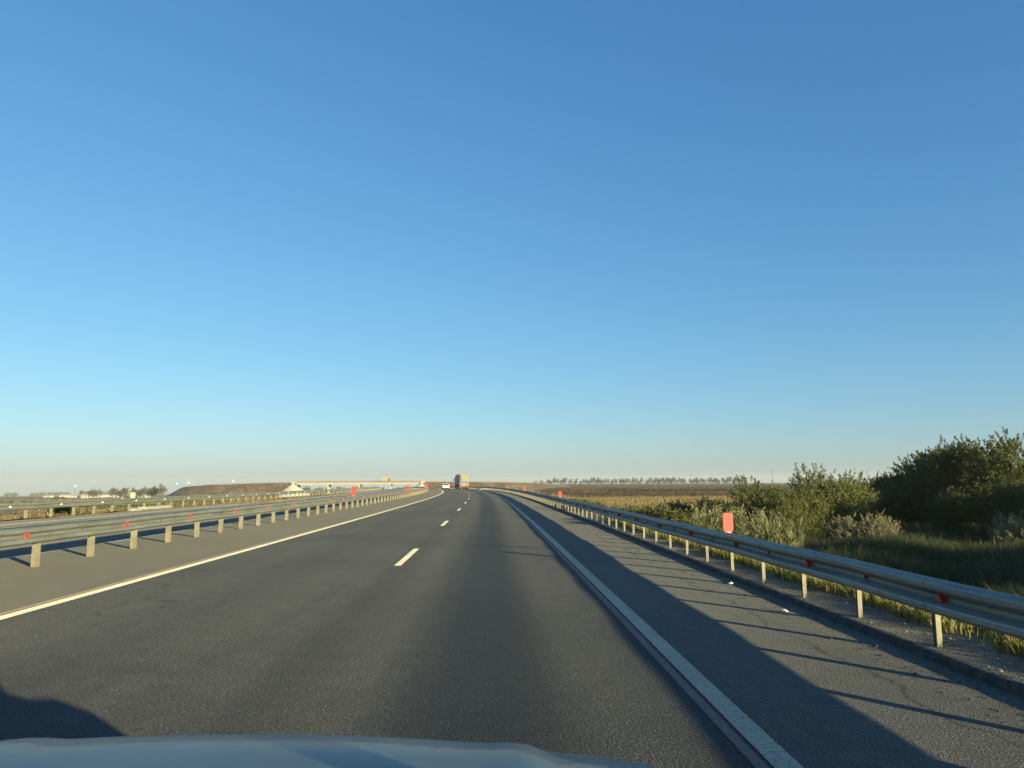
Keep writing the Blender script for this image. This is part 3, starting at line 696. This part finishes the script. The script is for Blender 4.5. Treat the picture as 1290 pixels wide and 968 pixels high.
# reeds with pale plumes
def reeds():
    n = 620; X, Y = fan(n, .285, .43, 26.5, 35); k = X > 8.2; X, Y = X[k], Y[k]; n = len(X); H = rng.uniform(.8, 1.75, n)*np.clip(.6+np.sin(X*1.3)*.3+.3, .5, 1.1)
    Z = GZ(X, Y); V = []; T = 16
    t = rng.uniform(.15, .95, (n, T)); base = np.stack([X, Y, Z], 1)[:, None]; st = rng.normal(0, .08, (n, 1, 3)); st[..., 2] = 1
    Pn = base+st*(t*H[:, None])[..., None]; Dn = unit(rng.normal(0, .5, (n, T, 3))+np.array((0, 0, 1.1)))
    V = leaves(Pn.reshape(-1, 3), Dn.reshape(-1, 3), .42, .09)
    # stems
    s = base[:, 0]; e = s+st[:, 0]*H[:, None]; sd_ = np.array((.008, .004, 0)); SV = np.stack([s-sd_, s+sd_, e+sd_*.6, e-sd_*.6], 1).reshape(-1, 3)
    V = np.concatenate([V, SV]); o = link('reeds', npmesh('reeds', V, quads=np.arange(len(V)).reshape(-1, 4), m=M['reed']))
    tag(o, 'sunlit green reeds standing in a bed behind the near red board', 'reeds', None, 'stuff')
    k = rng.uniform(size=n) < .5; e = e[k]; m_ = len(e); Pn = e[:, None]+rng.normal(0, .03, (m_, 12, 3))*np.array((1, 1, 2.5)); Dn = unit(rng.normal(0, .5, (m_, 12, 3))+np.array((.2, 0, 1)))
    V = leaves(Pn.reshape(-1, 3), Dn.reshape(-1, 3), .12, .35)
    o = link('reed_plumes', npmesh('reed_plumes', V, quads=np.arange(len(V)).reshape(-1, 4), m=M['leaf_silver'])); tag(o, 'pale feathery plumes on top of the reeds', 'reeds', None, 'stuff')
reeds()
# golden grass beyond the far guardrail
X, Y = road_off(110000, -26.5, -20.1, 14, 140, 1.4)
blades('golden_grass', X, Y, rng.uniform(.06, .20, len(X)), .035, M['g_gold'], 1.3, 'golden dry grass on the bank beyond the far guardrail')
X, Y = road_off(260, -21.6, -20.4, 22, 60, 1.2)
blades('dry_stalks', X, Y, rng.uniform(.3, .6, len(X)), .05, M['g_dry'], .4, 'brown weed stalks on the bank beyond the far guardrail')
def plain(name, n, b0, b1, y0, y1, h, wd, m, label):
    Y = np.exp(rng.uniform(math.log(y0), math.log(y1), n)); X = rng.uniform(b0, b1, n)*Y; c = np.sin(X*.05+np.sin(Y*.021)*2)*np.sin(Y*.033+1)+.6*np.sin(X*.13)*np.sin(Y*.09)
    k = (c+rng.normal(0, .3, n) > (0 if b0 < 0 else -.6)) & ~((Y > 300) & (Y < 384) & (X > 60)); X, Y = X[k], Y[k]; s = np.clip(Y/200, .5, 3); blades(name, X, Y, rng.uniform(.4, 1, len(X))*h*np.sqrt(s), wd*s, m, .5, label)
plain('plain_grass', 90000, -.80, -.22, 60, 700, .26, .10, M['g_dry'], 'tan dry grass scattered over the left plain')
plain('plain_scrub', 26000, -.80, -.30, 170, 420, .6, .20, M['leaf_olive'], 'low olive scrub scattered over the left plain')
plain('field_stubble', 90000, .05, .75, 120, 900, .22, .30, M['soilclod'], 'brown clods and stubble of the ploughed field')
# stones on the verge and crumbled kerb
def stones(name, X, Y, dz, s, m, label):
    V = []; Q = []
    for x, y in zip(X, Y):
        r = s*random.lognormvariate(0, .5); z = float(GZ(x, y))+dz; n0 = len(V)
        for k in range(6):
            a = k*math.pi/3+random.uniform(-.3, .3); V.append((x+r*math.cos(a)*random.uniform(.7, 1.2), y+r*math.sin(a)*random.uniform(.7, 1.2), z-r*.2))
        V.append((x+r*.2, y, z+r*random.uniform(.5, .9)))
        Q += [(n0+k, n0+(k+1) % 6, n0+6) for k in range(6)]
    o = link(name, npmesh(name, V, tris=Q, m=m)); tag(o, label, 'stones', None, 'stuff')
X, Y = road_off(2600, KR+.10, KR+1.5, 3, 22, 1.4); stones('gravel_stones', X, Y, 0, .009, M['stone'], 'small loose stones on the gravel verge by the right guardrail')
X, Y = road_off(900, KR-.55, KR-.04, 3, 24, 1.3); stones('asphalt_crumbs', X, Y, .002, .008, M['kerb'], 'crumbled asphalt lying in front of the kerb on the right shoulder')

# small pale litter
lit = MB(); lit.add([(0, 0, 0), (.13, .02, .015), (.10, .10, .06), (-.02, .08, .02), (.05, .04, .075)], [(0, 1, 4), (1, 2, 4), (2, 3, 4), (3, 0, 4), (0, 3, 2, 1)]); lm = lit.mesh('litter', M['white_refl'])
for off, y, rz, lab in ((5.30, 11.35, .4, 'white crumpled scrap in the gutter near the red board'), (5.22, 8.95, 2.0, 'white scrap lying at the kerb edge, nearer than the crumpled one')):
    o = place('litter', lm, None, P(off, y, .006), rz); o.scale = (.55, .55, .45); tag(o, lab, 'litter', 'white scraps at the kerb')

# ------------------------------------------------------------------ slabs, signs and things far off
b = MB(); b.box((0, 0, .03), (.5, 3.6, .30)); b.box((0, -2.6, .0), (.5, .9, .24)); o = b.build('concrete_slab', M['white_conc'], bevel=.02); o.location = (-20.75, 48.6, .0); tag(o, 'long pale concrete slab on the bank behind the far guardrail', 'slab')
b = MB(); b.box((0, 0, .05), (2.2, .5, .5)); b.box((1.5, .2, .0), (.6, .45, .35)); o = b.build('concrete_block', M['white_conc'], bevel=.02); o.location = (.3, 172, -.02); tag(o, 'low white concrete block beyond the road edge right of the lorry', 'concrete block')

def at(px, r): x = bx(px)*r; return x, r, float(terr(x, r))
# bare shelter belt on the right horizon
def far_tree(h, rx, m, sprays=60, per=14, ls=.55):
    me, cs = crown_mesh('crown', rx, rx, h, sprays, per, ls, m, lumps=7, slen=1.1, up=.9, low=.02)
    root = empty('field_tree'); link('crown', me, None, root); link('trunk', limbs_mesh(cs, h, .16), None, root, True); return root
FT = [far_tree(9, 2.6, M['leaf_far']), far_tree(8, 3.2, M['leaf_far']), far_tree(9.5, 2.2, M['leaf_far'])]
px = 617; i = 0
while px < 942:
    r = 1040+random.uniform(-15, 15); x, y, z = at(px, r); src = FT[i % 3]
    dens = .8 if px < 645 else 1
    if random.random() < .97*dens:
        o = src if id(src) not in used else copy_tree(src); used.add(id(src)); s = random.uniform(1.0, 1.4)*(.75 if px < 655 else 1); o.location = (x, y, z-.3); o.rotation_euler = (0, 0, random.uniform(0, 6)); o.scale = (s*random.uniform(.8, 1.15), s, s)
        tag(o, 'greyish tree of the distant row along the right horizon beyond the brown field', 'tree', 'trees of the distant row beyond the field')
    px += random.uniform(2.0, 4.0); i += 1
# trees on the left beyond the roads and behind the bridge
def scatter_trees(lst, label, group, sc=(.6, 1.1)):
    for px, r in lst:
        x, y, z = at(px, r); src = FT[random.randrange(3)]; o = copy_tree(src); s = random.uniform(*sc); o.location = (x, y, z-.3); o.rotation_euler = (0, 0, random.uniform(0, 6)); o.scale = (s*1.5, s*1.5, s); tag(o, label, 'tree', group)
scatter_trees([(random.uniform(150, 212), random.uniform(640, 780)) for _ in range(26)], 'tree of the dark clump left of the brown embankment', 'trees left of the embankment', (.8, 1.15))
scatter_trees([(random.uniform(118, 155), random.uniform(700, 850)) for _ in range(10)], 'tree among the white houses on the left', 'trees among the village houses', (.7, 1.0))
scatter_trees([(random.uniform(84, 108), random.uniform(420, 520)) for _ in range(6)], 'low dark tree left of the village houses', 'low trees left of the village', (.25, .4))
scatter_trees([(px_, random.uniform(760, 900)) for px_ in np.linspace(388, 545, 34)], 'tree seen under the bridge', 'trees seen under the bridge', (.8, 1.2))
scatter_trees([(215, 640)], 'paler taller tree at the left foot of the embankment', None, (1.25, 1.3))
scatter_trees([(random.uniform(-8, 75), random.uniform(190, 330)) for _ in range(24)], 'scrubby bush on the plain beyond the far guardrail', 'scrub bushes on the left plain', (.12, .24))
# far wood on the left horizon
def far_wood():
    V = []
    n = 2600; px_ = rng.uniform(-40, 150, n); k = np.sin(px_*.21)+np.sin(px_*.083+1) > -.5; px_ = px_[k]; r = rng.uniform(2300, 2500, len(px_)); X = (px_-605)/932*r
    Z = terr(X, r)+rng.uniform(0, 9, len(X)); Dn = unit(rng.normal(size=(len(X), 3))+np.array((0, 0, .6))); V = leaves(np.stack([X, r, Z], 1), Dn, 6.0, .9)
    tag(link('far_wood', npmesh('far_wood', V, quads=np.arange(len(V)).reshape(-1, 4), m=M['leaf_far'])), 'low dark wood along the far left horizon', 'wood', None, 'stuff')
far_wood()

# village houses
M['wall_white'] = simple('white_render', (.36, .34, .29), .8, .08, .5); M['roof_grey'] = simple('grey_roof', (.22, .20, .19), .8, .2, .6); M['roof_light'] = simple('pale_metal_roof', (.30, .29, .26), .5, .1, .6)
M['pane'] = simple('window_glass', (.03, .04, .05), .15, .2, 3); M['steel_dark'] = simple('dark_steel', (.10, .10, .10), .6, .2, 1)
def house(wd, dp, hh, rf, roofm):
    root = empty('house'); b = MB(); b.box((0, 0, hh/2-.3), (wd, dp, hh+.6)); b.build('wall', M['wall_white'], root)
    b = MB(); b.prism([(-dp/2-.4, hh), (dp/2+.4, hh), (0, hh+rf)], 'x', -wd/2-.4, wd/2+.4); b.build('roof', roofm, root)
    for k in range(max(2, int(wd/4))):
        xk = -wd/2+wd*(k+.5)/max(2, int(wd/4)); b = MB(); b.box((xk, -dp/2-.03, hh*.55), (1.3, .08, 1.4)); b.build('window', M['pane'], root)
    b = MB(); b.box((wd*.12, -dp/2-.04, 1.0), (.95, .09, 2.0)); b.build('door', M['steel_dark'], root); return root
H = [house(11, 7, 3, 2.1, M['roof_light']), house(15, 8, 3.4, 1.0, M['roof_light']), house(8, 7, 3, 2.6, M['roof_grey'])]
hs = [(80, 1120, 1, 'white house furthest left in the distant village'), (97, 1500, 1, 'long pale roofed hall on the horizon left of the mast'), (104, 1000, 0, 'white house just left of the mast'),
      (110, 900, 2, 'small house below the mast'), (132, 900, 0, 'white house left of the big hall in the village'), (139, 860, 1, 'largest long white hall in the middle of the village'),
      (152, 930, 1, 'long white building right of the largest hall'), (160, 800, 2, 'small white house left of the white marker post'), (187, 720, 0, 'white house right of the yellowish board'),
      (194, 705, 0, 'white house farthest right, near the embankment'), (124, 760, 2, 'small white house in front of the village, right of the mast')]
for i, (px_, r, k, lab) in enumerate(hs):
    src = H[k]; o = src if id(src) not in used else copy_tree(src); used.add(id(src)); o.location = at(px_, r); o.scale = (.8, .8, .75); o.rotation_euler = (0, 0, random.uniform(-.4, .5)); tag(o, lab, 'house', 'white houses of the distant village')
# mast, pylon
def mast(px_, r, h, w0, name, label, cat, head):
    x, y, z = at(px_, r); root = empty(name, (x, y, z), .3, label, cat); b = MB()
    for a in range(4):
        sx, sy = ((1, 1), (1, -1), (-1, -1), (-1, 1))[a]; b.tube((sx*w0, sy*w0, -.5), (sx*w0*.25, sy*w0*.25, h), .12, .08, 5)
    for k in range(9):
        t0, t1 = k/9, (k+1)/9; a0, a1 = w0*(1-.75*t0), w0*(1-.75*t1)
        for s in (1, -1): b.tube((-a0, s*a0, h*t0), (a1, s*a1, h*t1), .05, .05, 4); b.tube((s*a0, a0, h*t0), (s*a1, -a1, h*t1), .05, .05, 4)
    b.build('lattice', M['steel_dark'], root); b = MB()
    if head == 'drum':
        b.tube((0, 0, h), (0, 0, h+2.2), 1.0, 1.0, 10); b.build('antenna', M['white_refl'], root)
    else:
        for zz, L in ((h*.72, 3.2), (h*.86, 2.6), (h*.97, 1.8)): b.tube((-L, 0, zz), (L, 0, zz+.1), .12, .12, 5)
        b.build('crossarm', M['steel_dark'], root)
mast(111, 1000, 13.5, .8, 'radio_mast', 'thin mast with a white head rising above the distant village', 'mast', 'drum')
mast(133, 1000, 13, 1.1, 'power_pylon', 'dark lattice pylon right of the thin mast', 'pylon', 'arms')
def pole(x, y, z, h, label, group):
    root = empty('power_pole', (x, y, z), 0, label, 'pole', group); b = MB(); b.tube((0, 0, -.5), (0, 0, h), .14, .09, 8); b.build('shaft', M['bark'], root)
    b = MB(); b.tube((-1.1, 0, h-.5), (1.1, 0, h-.5), .06, .06, 6); b.build('crossarm', M['bark'], root)
for px_, r, lab in ((870, 560, 'thin power pole above the row of trees, left of the bushes'), (975, 420, 'thin power pole sticking up behind the olive bushes'), (1098, 300, 'power pole just visible behind the bluish dark bush')):
    x, y, z = at(px_, r); pole(x, y, z, (609-597.5)/932*r+3 if px_ < 900 else (608-591)/932*r+3, lab, 'power poles beyond the field')
# boards on the left
M['tanboard'] = simple('yellowish_board', (.42, .38, .26), .7, .1, 1)
def board(px_, r, w_, z0, h_, m, name, label):
    x, y, z = at(px_, r); root = empty(name, (x, y, z), -.1, label, 'sign'); b = MB(); b.box((0, 0, z0+h_/2), (w_, .08, h_)); b.build('panel', m, root, bevel=.02)
    b = MB(); b.tube((-w_*.3, .1, -.5), (-w_*.3, .1, z0+h_*.8), .06, .06, 8); b.tube((w_*.3, .1, -.5), (w_*.3, .1, z0+h_*.8), .06, .06, 8); b.build('frame_posts', M['steel_dark'], root)
board(180.5, 300, 2.0, 1.1, 2.9, M['tanboard'], 'road_sign', 'yellowish back of a tall road sign on the left plain')
board(168, 330, .9, .2, 2.0, M['white_conc'], 'marker_board', 'narrow white marker left of the yellowish sign')
for px_, zz, lab in ((233.5, 1.25, 'leftmost small white sign at the end of the embankment'), (247.5, 1.9, 'second small white sign on the embankment'), (301, 2.9, 'small white sign alone on the middle of the embankment')):
    x = bx(px_)*573; root = empty('small_sign', (x, 572, zz-1.3), 0, lab, 'sign', 'small white signs on the embankment'); b = MB(); b.tube((0, .05, -9), (0, .05, 1.6), .06, .06, 6); b.build('shaft', M['steel_dark'], root)
    b = MB(); b.box((0, 0, 2.0), (1.3, .06, 1.0)); b.build('panel', M['white_refl'], root)

# ------------------------------------------------------------------ vehicles
M['tyre'] = simple('tyre_rubber', (.02, .02, .02), .85, .2, 10); M['rim'] = simple('wheel_rim', (.35, .35, .36), .4, .1, 5, metallic=.6)
M['navy'] = simple('dark_blue_side', (.035, .05, .10), .5, .2, .8); M['creamtarp'] = simple('cream_rear_panel', (.18, .15, .085), .55, .12, 1.1)
M['orange'] = simple('orange_brown_paint', (.28, .09, .045), .55, .3, 2.5); M['blueband'] = simple('blue_grey_steel', (.10, .12, .20), .5, .2, 2)
M['redlamp'] = simple('red_lamp', (.55, .03, .02), .25, .1, 10); M['carwhite'] = simple('white_car_paint', (.55, .55, .54), .35, .03, 2, coat=.6)
M['glassdark'] = simple('dark_glass', (.02, .025, .03), .08, .2, 3); M['plastic'] = simple('black_plastic', (.03, .03, .032), .6, .2, 6)
M['plate'] = simple('number_plate', (.75, .75, .72), .4, .04, 10)
def wheel(root, x, y, r, wd):
    b = MB(); b.tube((x-wd/2, y, r), (x+wd/2, y, r), r, r, 22); w_ = b.build('wheel', M['tyre'], root, bevel=.02)
    b = MB(); s = 1 if x > 0 else -1; b.tube((x+s*(wd/2+.002), y, r), (x+s*(wd/2+.03), y, r), r*.62, r*.5, 16); b.build('rim', M['rim'], w_); return w_
def lorry(Y, off):
    p = P(off, Y); root = empty('lorry', p, heading(Y)+.02, 'big lorry with cream rear panel and dark blue side ahead in the right lane', 'lorry')
    # local +Y forward, rear at y=0
    b = MB(); b.box((0, 6.5, 2.35), (2.5, 13.0, 2.5)); b.build('cargo_body', M['navy'], root, bevel=.05)
    b = MB(); b.box((.16, -.03, 2.88), (1.98, .05, 1.85)); d = b.build('rear_panel', M['creamtarp'], root, bevel=.03)
    b = MB()
    for xx in (-.45, .16, .80): b.box((xx, -.075, 2.88), (.05, .04, 1.8))
    b.build('rib', M['cream'], d)
    b = MB(); b.prism([(-1.25, 3.60), (1.25, 3.60), (1.18, 3.84), (-1.0, 3.88)], 'y', .02, 12.9); b.build('roof', M['creamtarp'], root)
    b = MB(); b.box((0, -.05, 1.62), (2.5, .10, .42)); b.build('rear_beam', M['blueband'], root, bevel=.02)
    b = MB(); b.box((0, 6.3, 1.0), (1.0, 12.2, .3)); b.build('chassis', M['plastic'], root)
    b = MB(); b.prism([(-1.2, 1.36), (1.2, 1.36), (1.2, .95), (.55, .95), (.4, 1.1), (-.4, 1.1), (-.55, .95), (-1.2, .95)], 'y', -.06, .02); b.box((0, -.02, .70), (2.3, .12, .20)); b.build('rear_frame', M['orange'], root, bevel=.01)
    b = MB(); b.box((0, -.09, 1.20), (.9, .03, .16)); b.build('number_plate', M['plate'], root)
    for s in (-1, 1):
        b = MB(); b.box((s*.95, -.10, .72), (.42, .05, .13)); b.build('tail_lamp', M['redlamp'], root)
        b = MB(); b.box((s*.98, .25, .62), (.45, .04, .55)); b.build('mud_flap', M['plastic'], root)
        for y in (1.5, 2.8, 4.1, 10.2, 13.9): wheel(root, s*1.0, y, .52, .36)
    b = MB(); b.prism([(13.3, .6), (15.6, .6), (15.6, 2.0), (15.2, 3.4), (13.6, 3.6), (13.3, 3.4)], 'x', -1.22, 1.22); b.build('cab', M['navy'], root, bevel=.04)
    for s in (-1, 1): b = MB(); b.box((s*1.5, 15.1, 2.5), (.22, .14, .75)); b.tube((s*1.2, 15.1, 2.85), (s*1.5, 15.1, 2.85), .03, .03, 6); b.build('mirror', M['plastic'], root)
lorry(192, 2.6)
def hatchback(Y, off):
    p = P(off, Y); root = empty('car', p, heading(Y), 'white car with dark rear window ahead of the lorry in the left lane', 'car')
    def shell(secs, name, m, bev=.03):
        vs = []; fs = []; n = len(secs[0][1])
        for y, pr in secs: vs += [(x, y, z) for x, z in pr]
        for i in range(len(secs)-1):
            for k in range(n): fs.append((i*n+k, i*n+(k+1) % n, (i+1)*n+(k+1) % n, (i+1)*n+k))
        fs += [tuple(range(n)), tuple(range((len(secs)-1)*n, len(secs)*n))]
        me = pymesh(name, vs, fs, m); bm = bmesh.new(); bm.from_mesh(me); bmesh.ops.recalc_face_normals(bm, faces=bm.faces); bm.to_mesh(me); bm.free(); return link(name, me, None, root, False)
    def sec(w_, z0, z1): return [(-w_*.94, z0), (w_*.94, z0), (w_, z0+.2), (w_, z1-.15), (w_*.93, z1), (-w_*.93, z1), (-w_, z1-.15), (-w_, z0+.2)]
    shell([(0, sec(.80, .35, .92)), (.12, sec(.86, .28, .98)), (1.0, sec(.89, .25, 1.0)), (3.0, sec(.89, .25, .98)), (4.1, sec(.85, .25, .86)), (4.35, sec(.72, .32, .70))], 'body', M['carwhite'])
    def top(w0, w1, z0, z1): return [(-w0, z0), (w0, z0), (w1, z1), (-w1, z1)]
    shell([(.10, top(.80, .78, .95, 1.0)), (.50, top(.82, .66, .97, 1.44)), (2.2, top(.82, .68, .97, 1.47)), (3.1, top(.80, .76, .96, 1.0))], 'cabin', M['carwhite'])
    b = MB(); b.add([(-.68, .13, 1.02), (.68, .13, 1.02), (.58, .44, 1.37), (-.58, .44, 1.37)], [(0, 1, 2, 3)]); g = b.build('rear_window', M['glassdark'], root); g.location = (0, -.03, .0)
    for s in (-1, 1):
        b = MB(); b.add([(s*.80, .55, 1.02), (s*.81, 2.7, 1.02), (s*.71, 2.2, 1.38), (s*.69, .65, 1.38)], [(0, 1, 2, 3)]); g = b.build('side_window', M['glassdark'], root); g.location = (s*.02, 0, 0)
        b = MB(); b.box((s*.70, -.0, .80), (.20, .08, .26)); b.build('tail_lamp', M['redlamp'], root, bevel=.02)
        b = MB(); b.box((s*.98, 2.7, 1.02), (.2, .12, .14)); b.build('mirror', M['carwhite'], root, bevel=.03)
        for y in (.85, 3.45): wheel(root, s*.80, y, .32, .2)
    b = MB(); b.box((0, -.03, .42), (1.5, .12, .22)); b.build('bumper', M['plastic'], root, bevel=.03)
    b = MB(); b.box((0, -.02, .72), (.5, .03, .11)); b.build('number_plate', M['plate'], root)
hatchback(178, -2.7)
def bridge_truck():
    root = empty('truck', (-72.3, 573, BZ+.001), 0, 'small beige box truck with dark cab driving over the bridge', 'truck')
    b = MB(); b.box((-.9, 0, 2.25), (4.9, 2.3, 2.5)); b.build('cargo_box', simple('beige_box', (.28, .22, .16), .6, .08, 1), root, bevel=.04)
    b = MB(); b.prism([(1.7, .6), (3.4, .6), (3.4, 1.5), (3.0, 2.5), (2.2, 2.9), (1.7, 2.9)], 'y', -1.1, 1.1); b.build('cab', M['steel_dark'], root, bevel=.04)
    b = MB(); b.box((0, 0, .75), (6.4, 1.0, .25)); b.build('chassis', M['plastic'], root)
    for s in (-1, 1):
        for x in (-2.2, 2.4):
            b = MB(); b.tube((x, s*.85, .45), (x, s*1.12, .45), .45, .45, 16); w_ = b.build('wheel', M['tyre'], root); b = MB(); b.tube((x, s*1.122, .45), (x, s*1.15, .45), .26, .22, 12); b.build('rim', M['rim'], w_)
bridge_truck()

# ------------------------------------------------------------------ the car the photo is taken from
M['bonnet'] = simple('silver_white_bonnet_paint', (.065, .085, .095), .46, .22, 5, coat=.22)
def own_car():
    cx = -.35; root = empty('car', (cx, 0, 0), 0, 'pale silver car seen only as its bonnet across the bottom left of the photo', 'car')
    # bonnet: grid from windscreen base to nose with a raised centre and soft creases
    nu, nv = 49, 44; vs = []; fs = []
    ky = [.62, 1.0, 1.2, 1.34, 1.46, 1.6, 1.75, 1.88, 1.97]; kz = [1.140, 1.135, 1.122, 1.098, 1.055, .995, .92, .84, .72]
    for j in range(nv):
        t = j/(nv-1); y = .62+1.0*t; zc = float(np.interp(y, ky, kz)*.5+np.interp(y-.05, ky, kz)*.25+np.interp(y+.05, ky, kz)*.25)
        for i in range(nu):
            u = -1+2*i/(nu-1); a = abs(u)
            hw = .815-.10*max(0, t-.4)**1.5
            z = zc+.022-.022*u-.045*a**2-.09*max(0, a-.80)**1.5/.10
            z += .007*math.exp(-((a-.52)/.05)**2)-.005*math.exp(-((a-.60)/.03)**2)
            vs.append((u*hw, y-.12*a**3*t, z))
        for i in range(nu-1):
            if j < nv-1: k = j*nu+i; fs.append((k, k+1, k+nu+1, k+nu))
    o = link('bonnet', pymesh('bonnet', vs, fs, M['bonnet']), None, root, True)
    b = MB()
    pts = [(-2.7, .35), (1.56, .35), (1.66, .52), (1.64, .74), (1.58, .88), (1.40, 1.0), (1.1, 1.06), (.62, 1.10), (.62, 1.02), (-2.7, 1.05), (-2.8, .7)]
    b.prism(pts, 'x', -.93, -.78); b.prism(pts, 'x', .78, .93); 
    for s in (-1, 1): b.box((s*.84, -.9, 1.37), (.05, 1.9, .0001+.02))
    b.box((0, 1.60, .58), (1.6, .12, .44)); b.box((0, -2.74, .80), (1.6, .12, .6)); b.build('body', M['bonnet'], root, bevel=.012)
    b = MB(); b.box((0, -1.15, 1.765), (1.50, 2.60, .05)); b.build('roof', M['bonnet'], root, bevel=.02)
    for s in (-1, 1):
        b = MB(); b.tube((s*.80, .60, 1.08), (s*.70, .12, 1.74), .035, .035, 8); b.build('pillar', M['bonnet'], root)
        b = MB(); b.tube((s*.83, -.95, 1.05), (s*.72, -.98, 1.75), .045, .045, 8); b.build('pillar', M['bonnet'], root)
        b = MB(); b.tube((s*.83, -2.65, 1.05), (s*.72, -2.35, 1.75), .06, .06, 8); b.build('pillar', M['bonnet'], root)
        for y in (.75, -2.0): 
            w_ = wheel(root, s*.80, y, .35, .22)
    for s in (-1, 1):
        b = MB(); b.box((s*1.05, .74, 1.27), (.20, .12, .22)); b.tube((s*.90, .74, 1.14), (s*1.0, .74, 1.2), .03, .03, 6); b.build('wing_mirror', M['bonnet'], root, bevel=.03)
    b = MB(); b.box((0, -1.2, .45), (1.56, 3.2, .1)); b.build('floor_pan', M['plastic'], root)
    b = MB(); b.box((0, .42, .93), (1.5, .42, .16)); b.build('dashboard', M['plastic'], root, bevel=.04)
    b = MB(); b.tube((-.45, .25, .55), (-.45, .25, .56), .01, .01, 6)
    for s in (-1, 1):
        b = MB(); b.box((s*.38, -.45, .62), (.5, .5, .16)); b.box((s*.38, -.76, .95), (.48, .14, .6)); b.build('seat', M['plastic'], root, bevel=.05)
own_car()

# ------------------------------------------------------------------ haze: one closed box of thin even air
hz = MB(); X0, X1, Y0, Y1, Z0, Z1 = -4200, 4200, -600, 5200, -140, 34
hz.add([(X0, Y0, Z0), (X1, Y0, Z0), (X1, Y1, Z0), (X0, Y1, Z0), (X0, Y0, Z1), (X1, Y0, Z1), (X1, Y1, Z1), (X0, Y1, Z1)], [(0, 3, 2, 1), (4, 5, 6, 7), (0, 1, 5, 4), (1, 2, 6, 5), (2, 3, 7, 6), (3, 0, 4, 7)])
hm = bpy.data.materials.new('thin_haze'); hm.use_nodes = True; ht = hm.node_tree; ht.nodes.remove(ht.nodes['Principled BSDF'])
pv = ht.nodes.new('ShaderNodeVolumePrincipled'); pv.inputs['Color'].default_value = (.86, .88, .90, 1); pv.inputs['Density'].default_value = .00016; pv.inputs['Anisotropy'].default_value = .1
ht.links.new(pv.outputs[0], ht.nodes['Material Output'].inputs['Volume'])
tag(hz.build('haze', hm), 'thin pale haze lying over the plain', None, None, 'stuff')
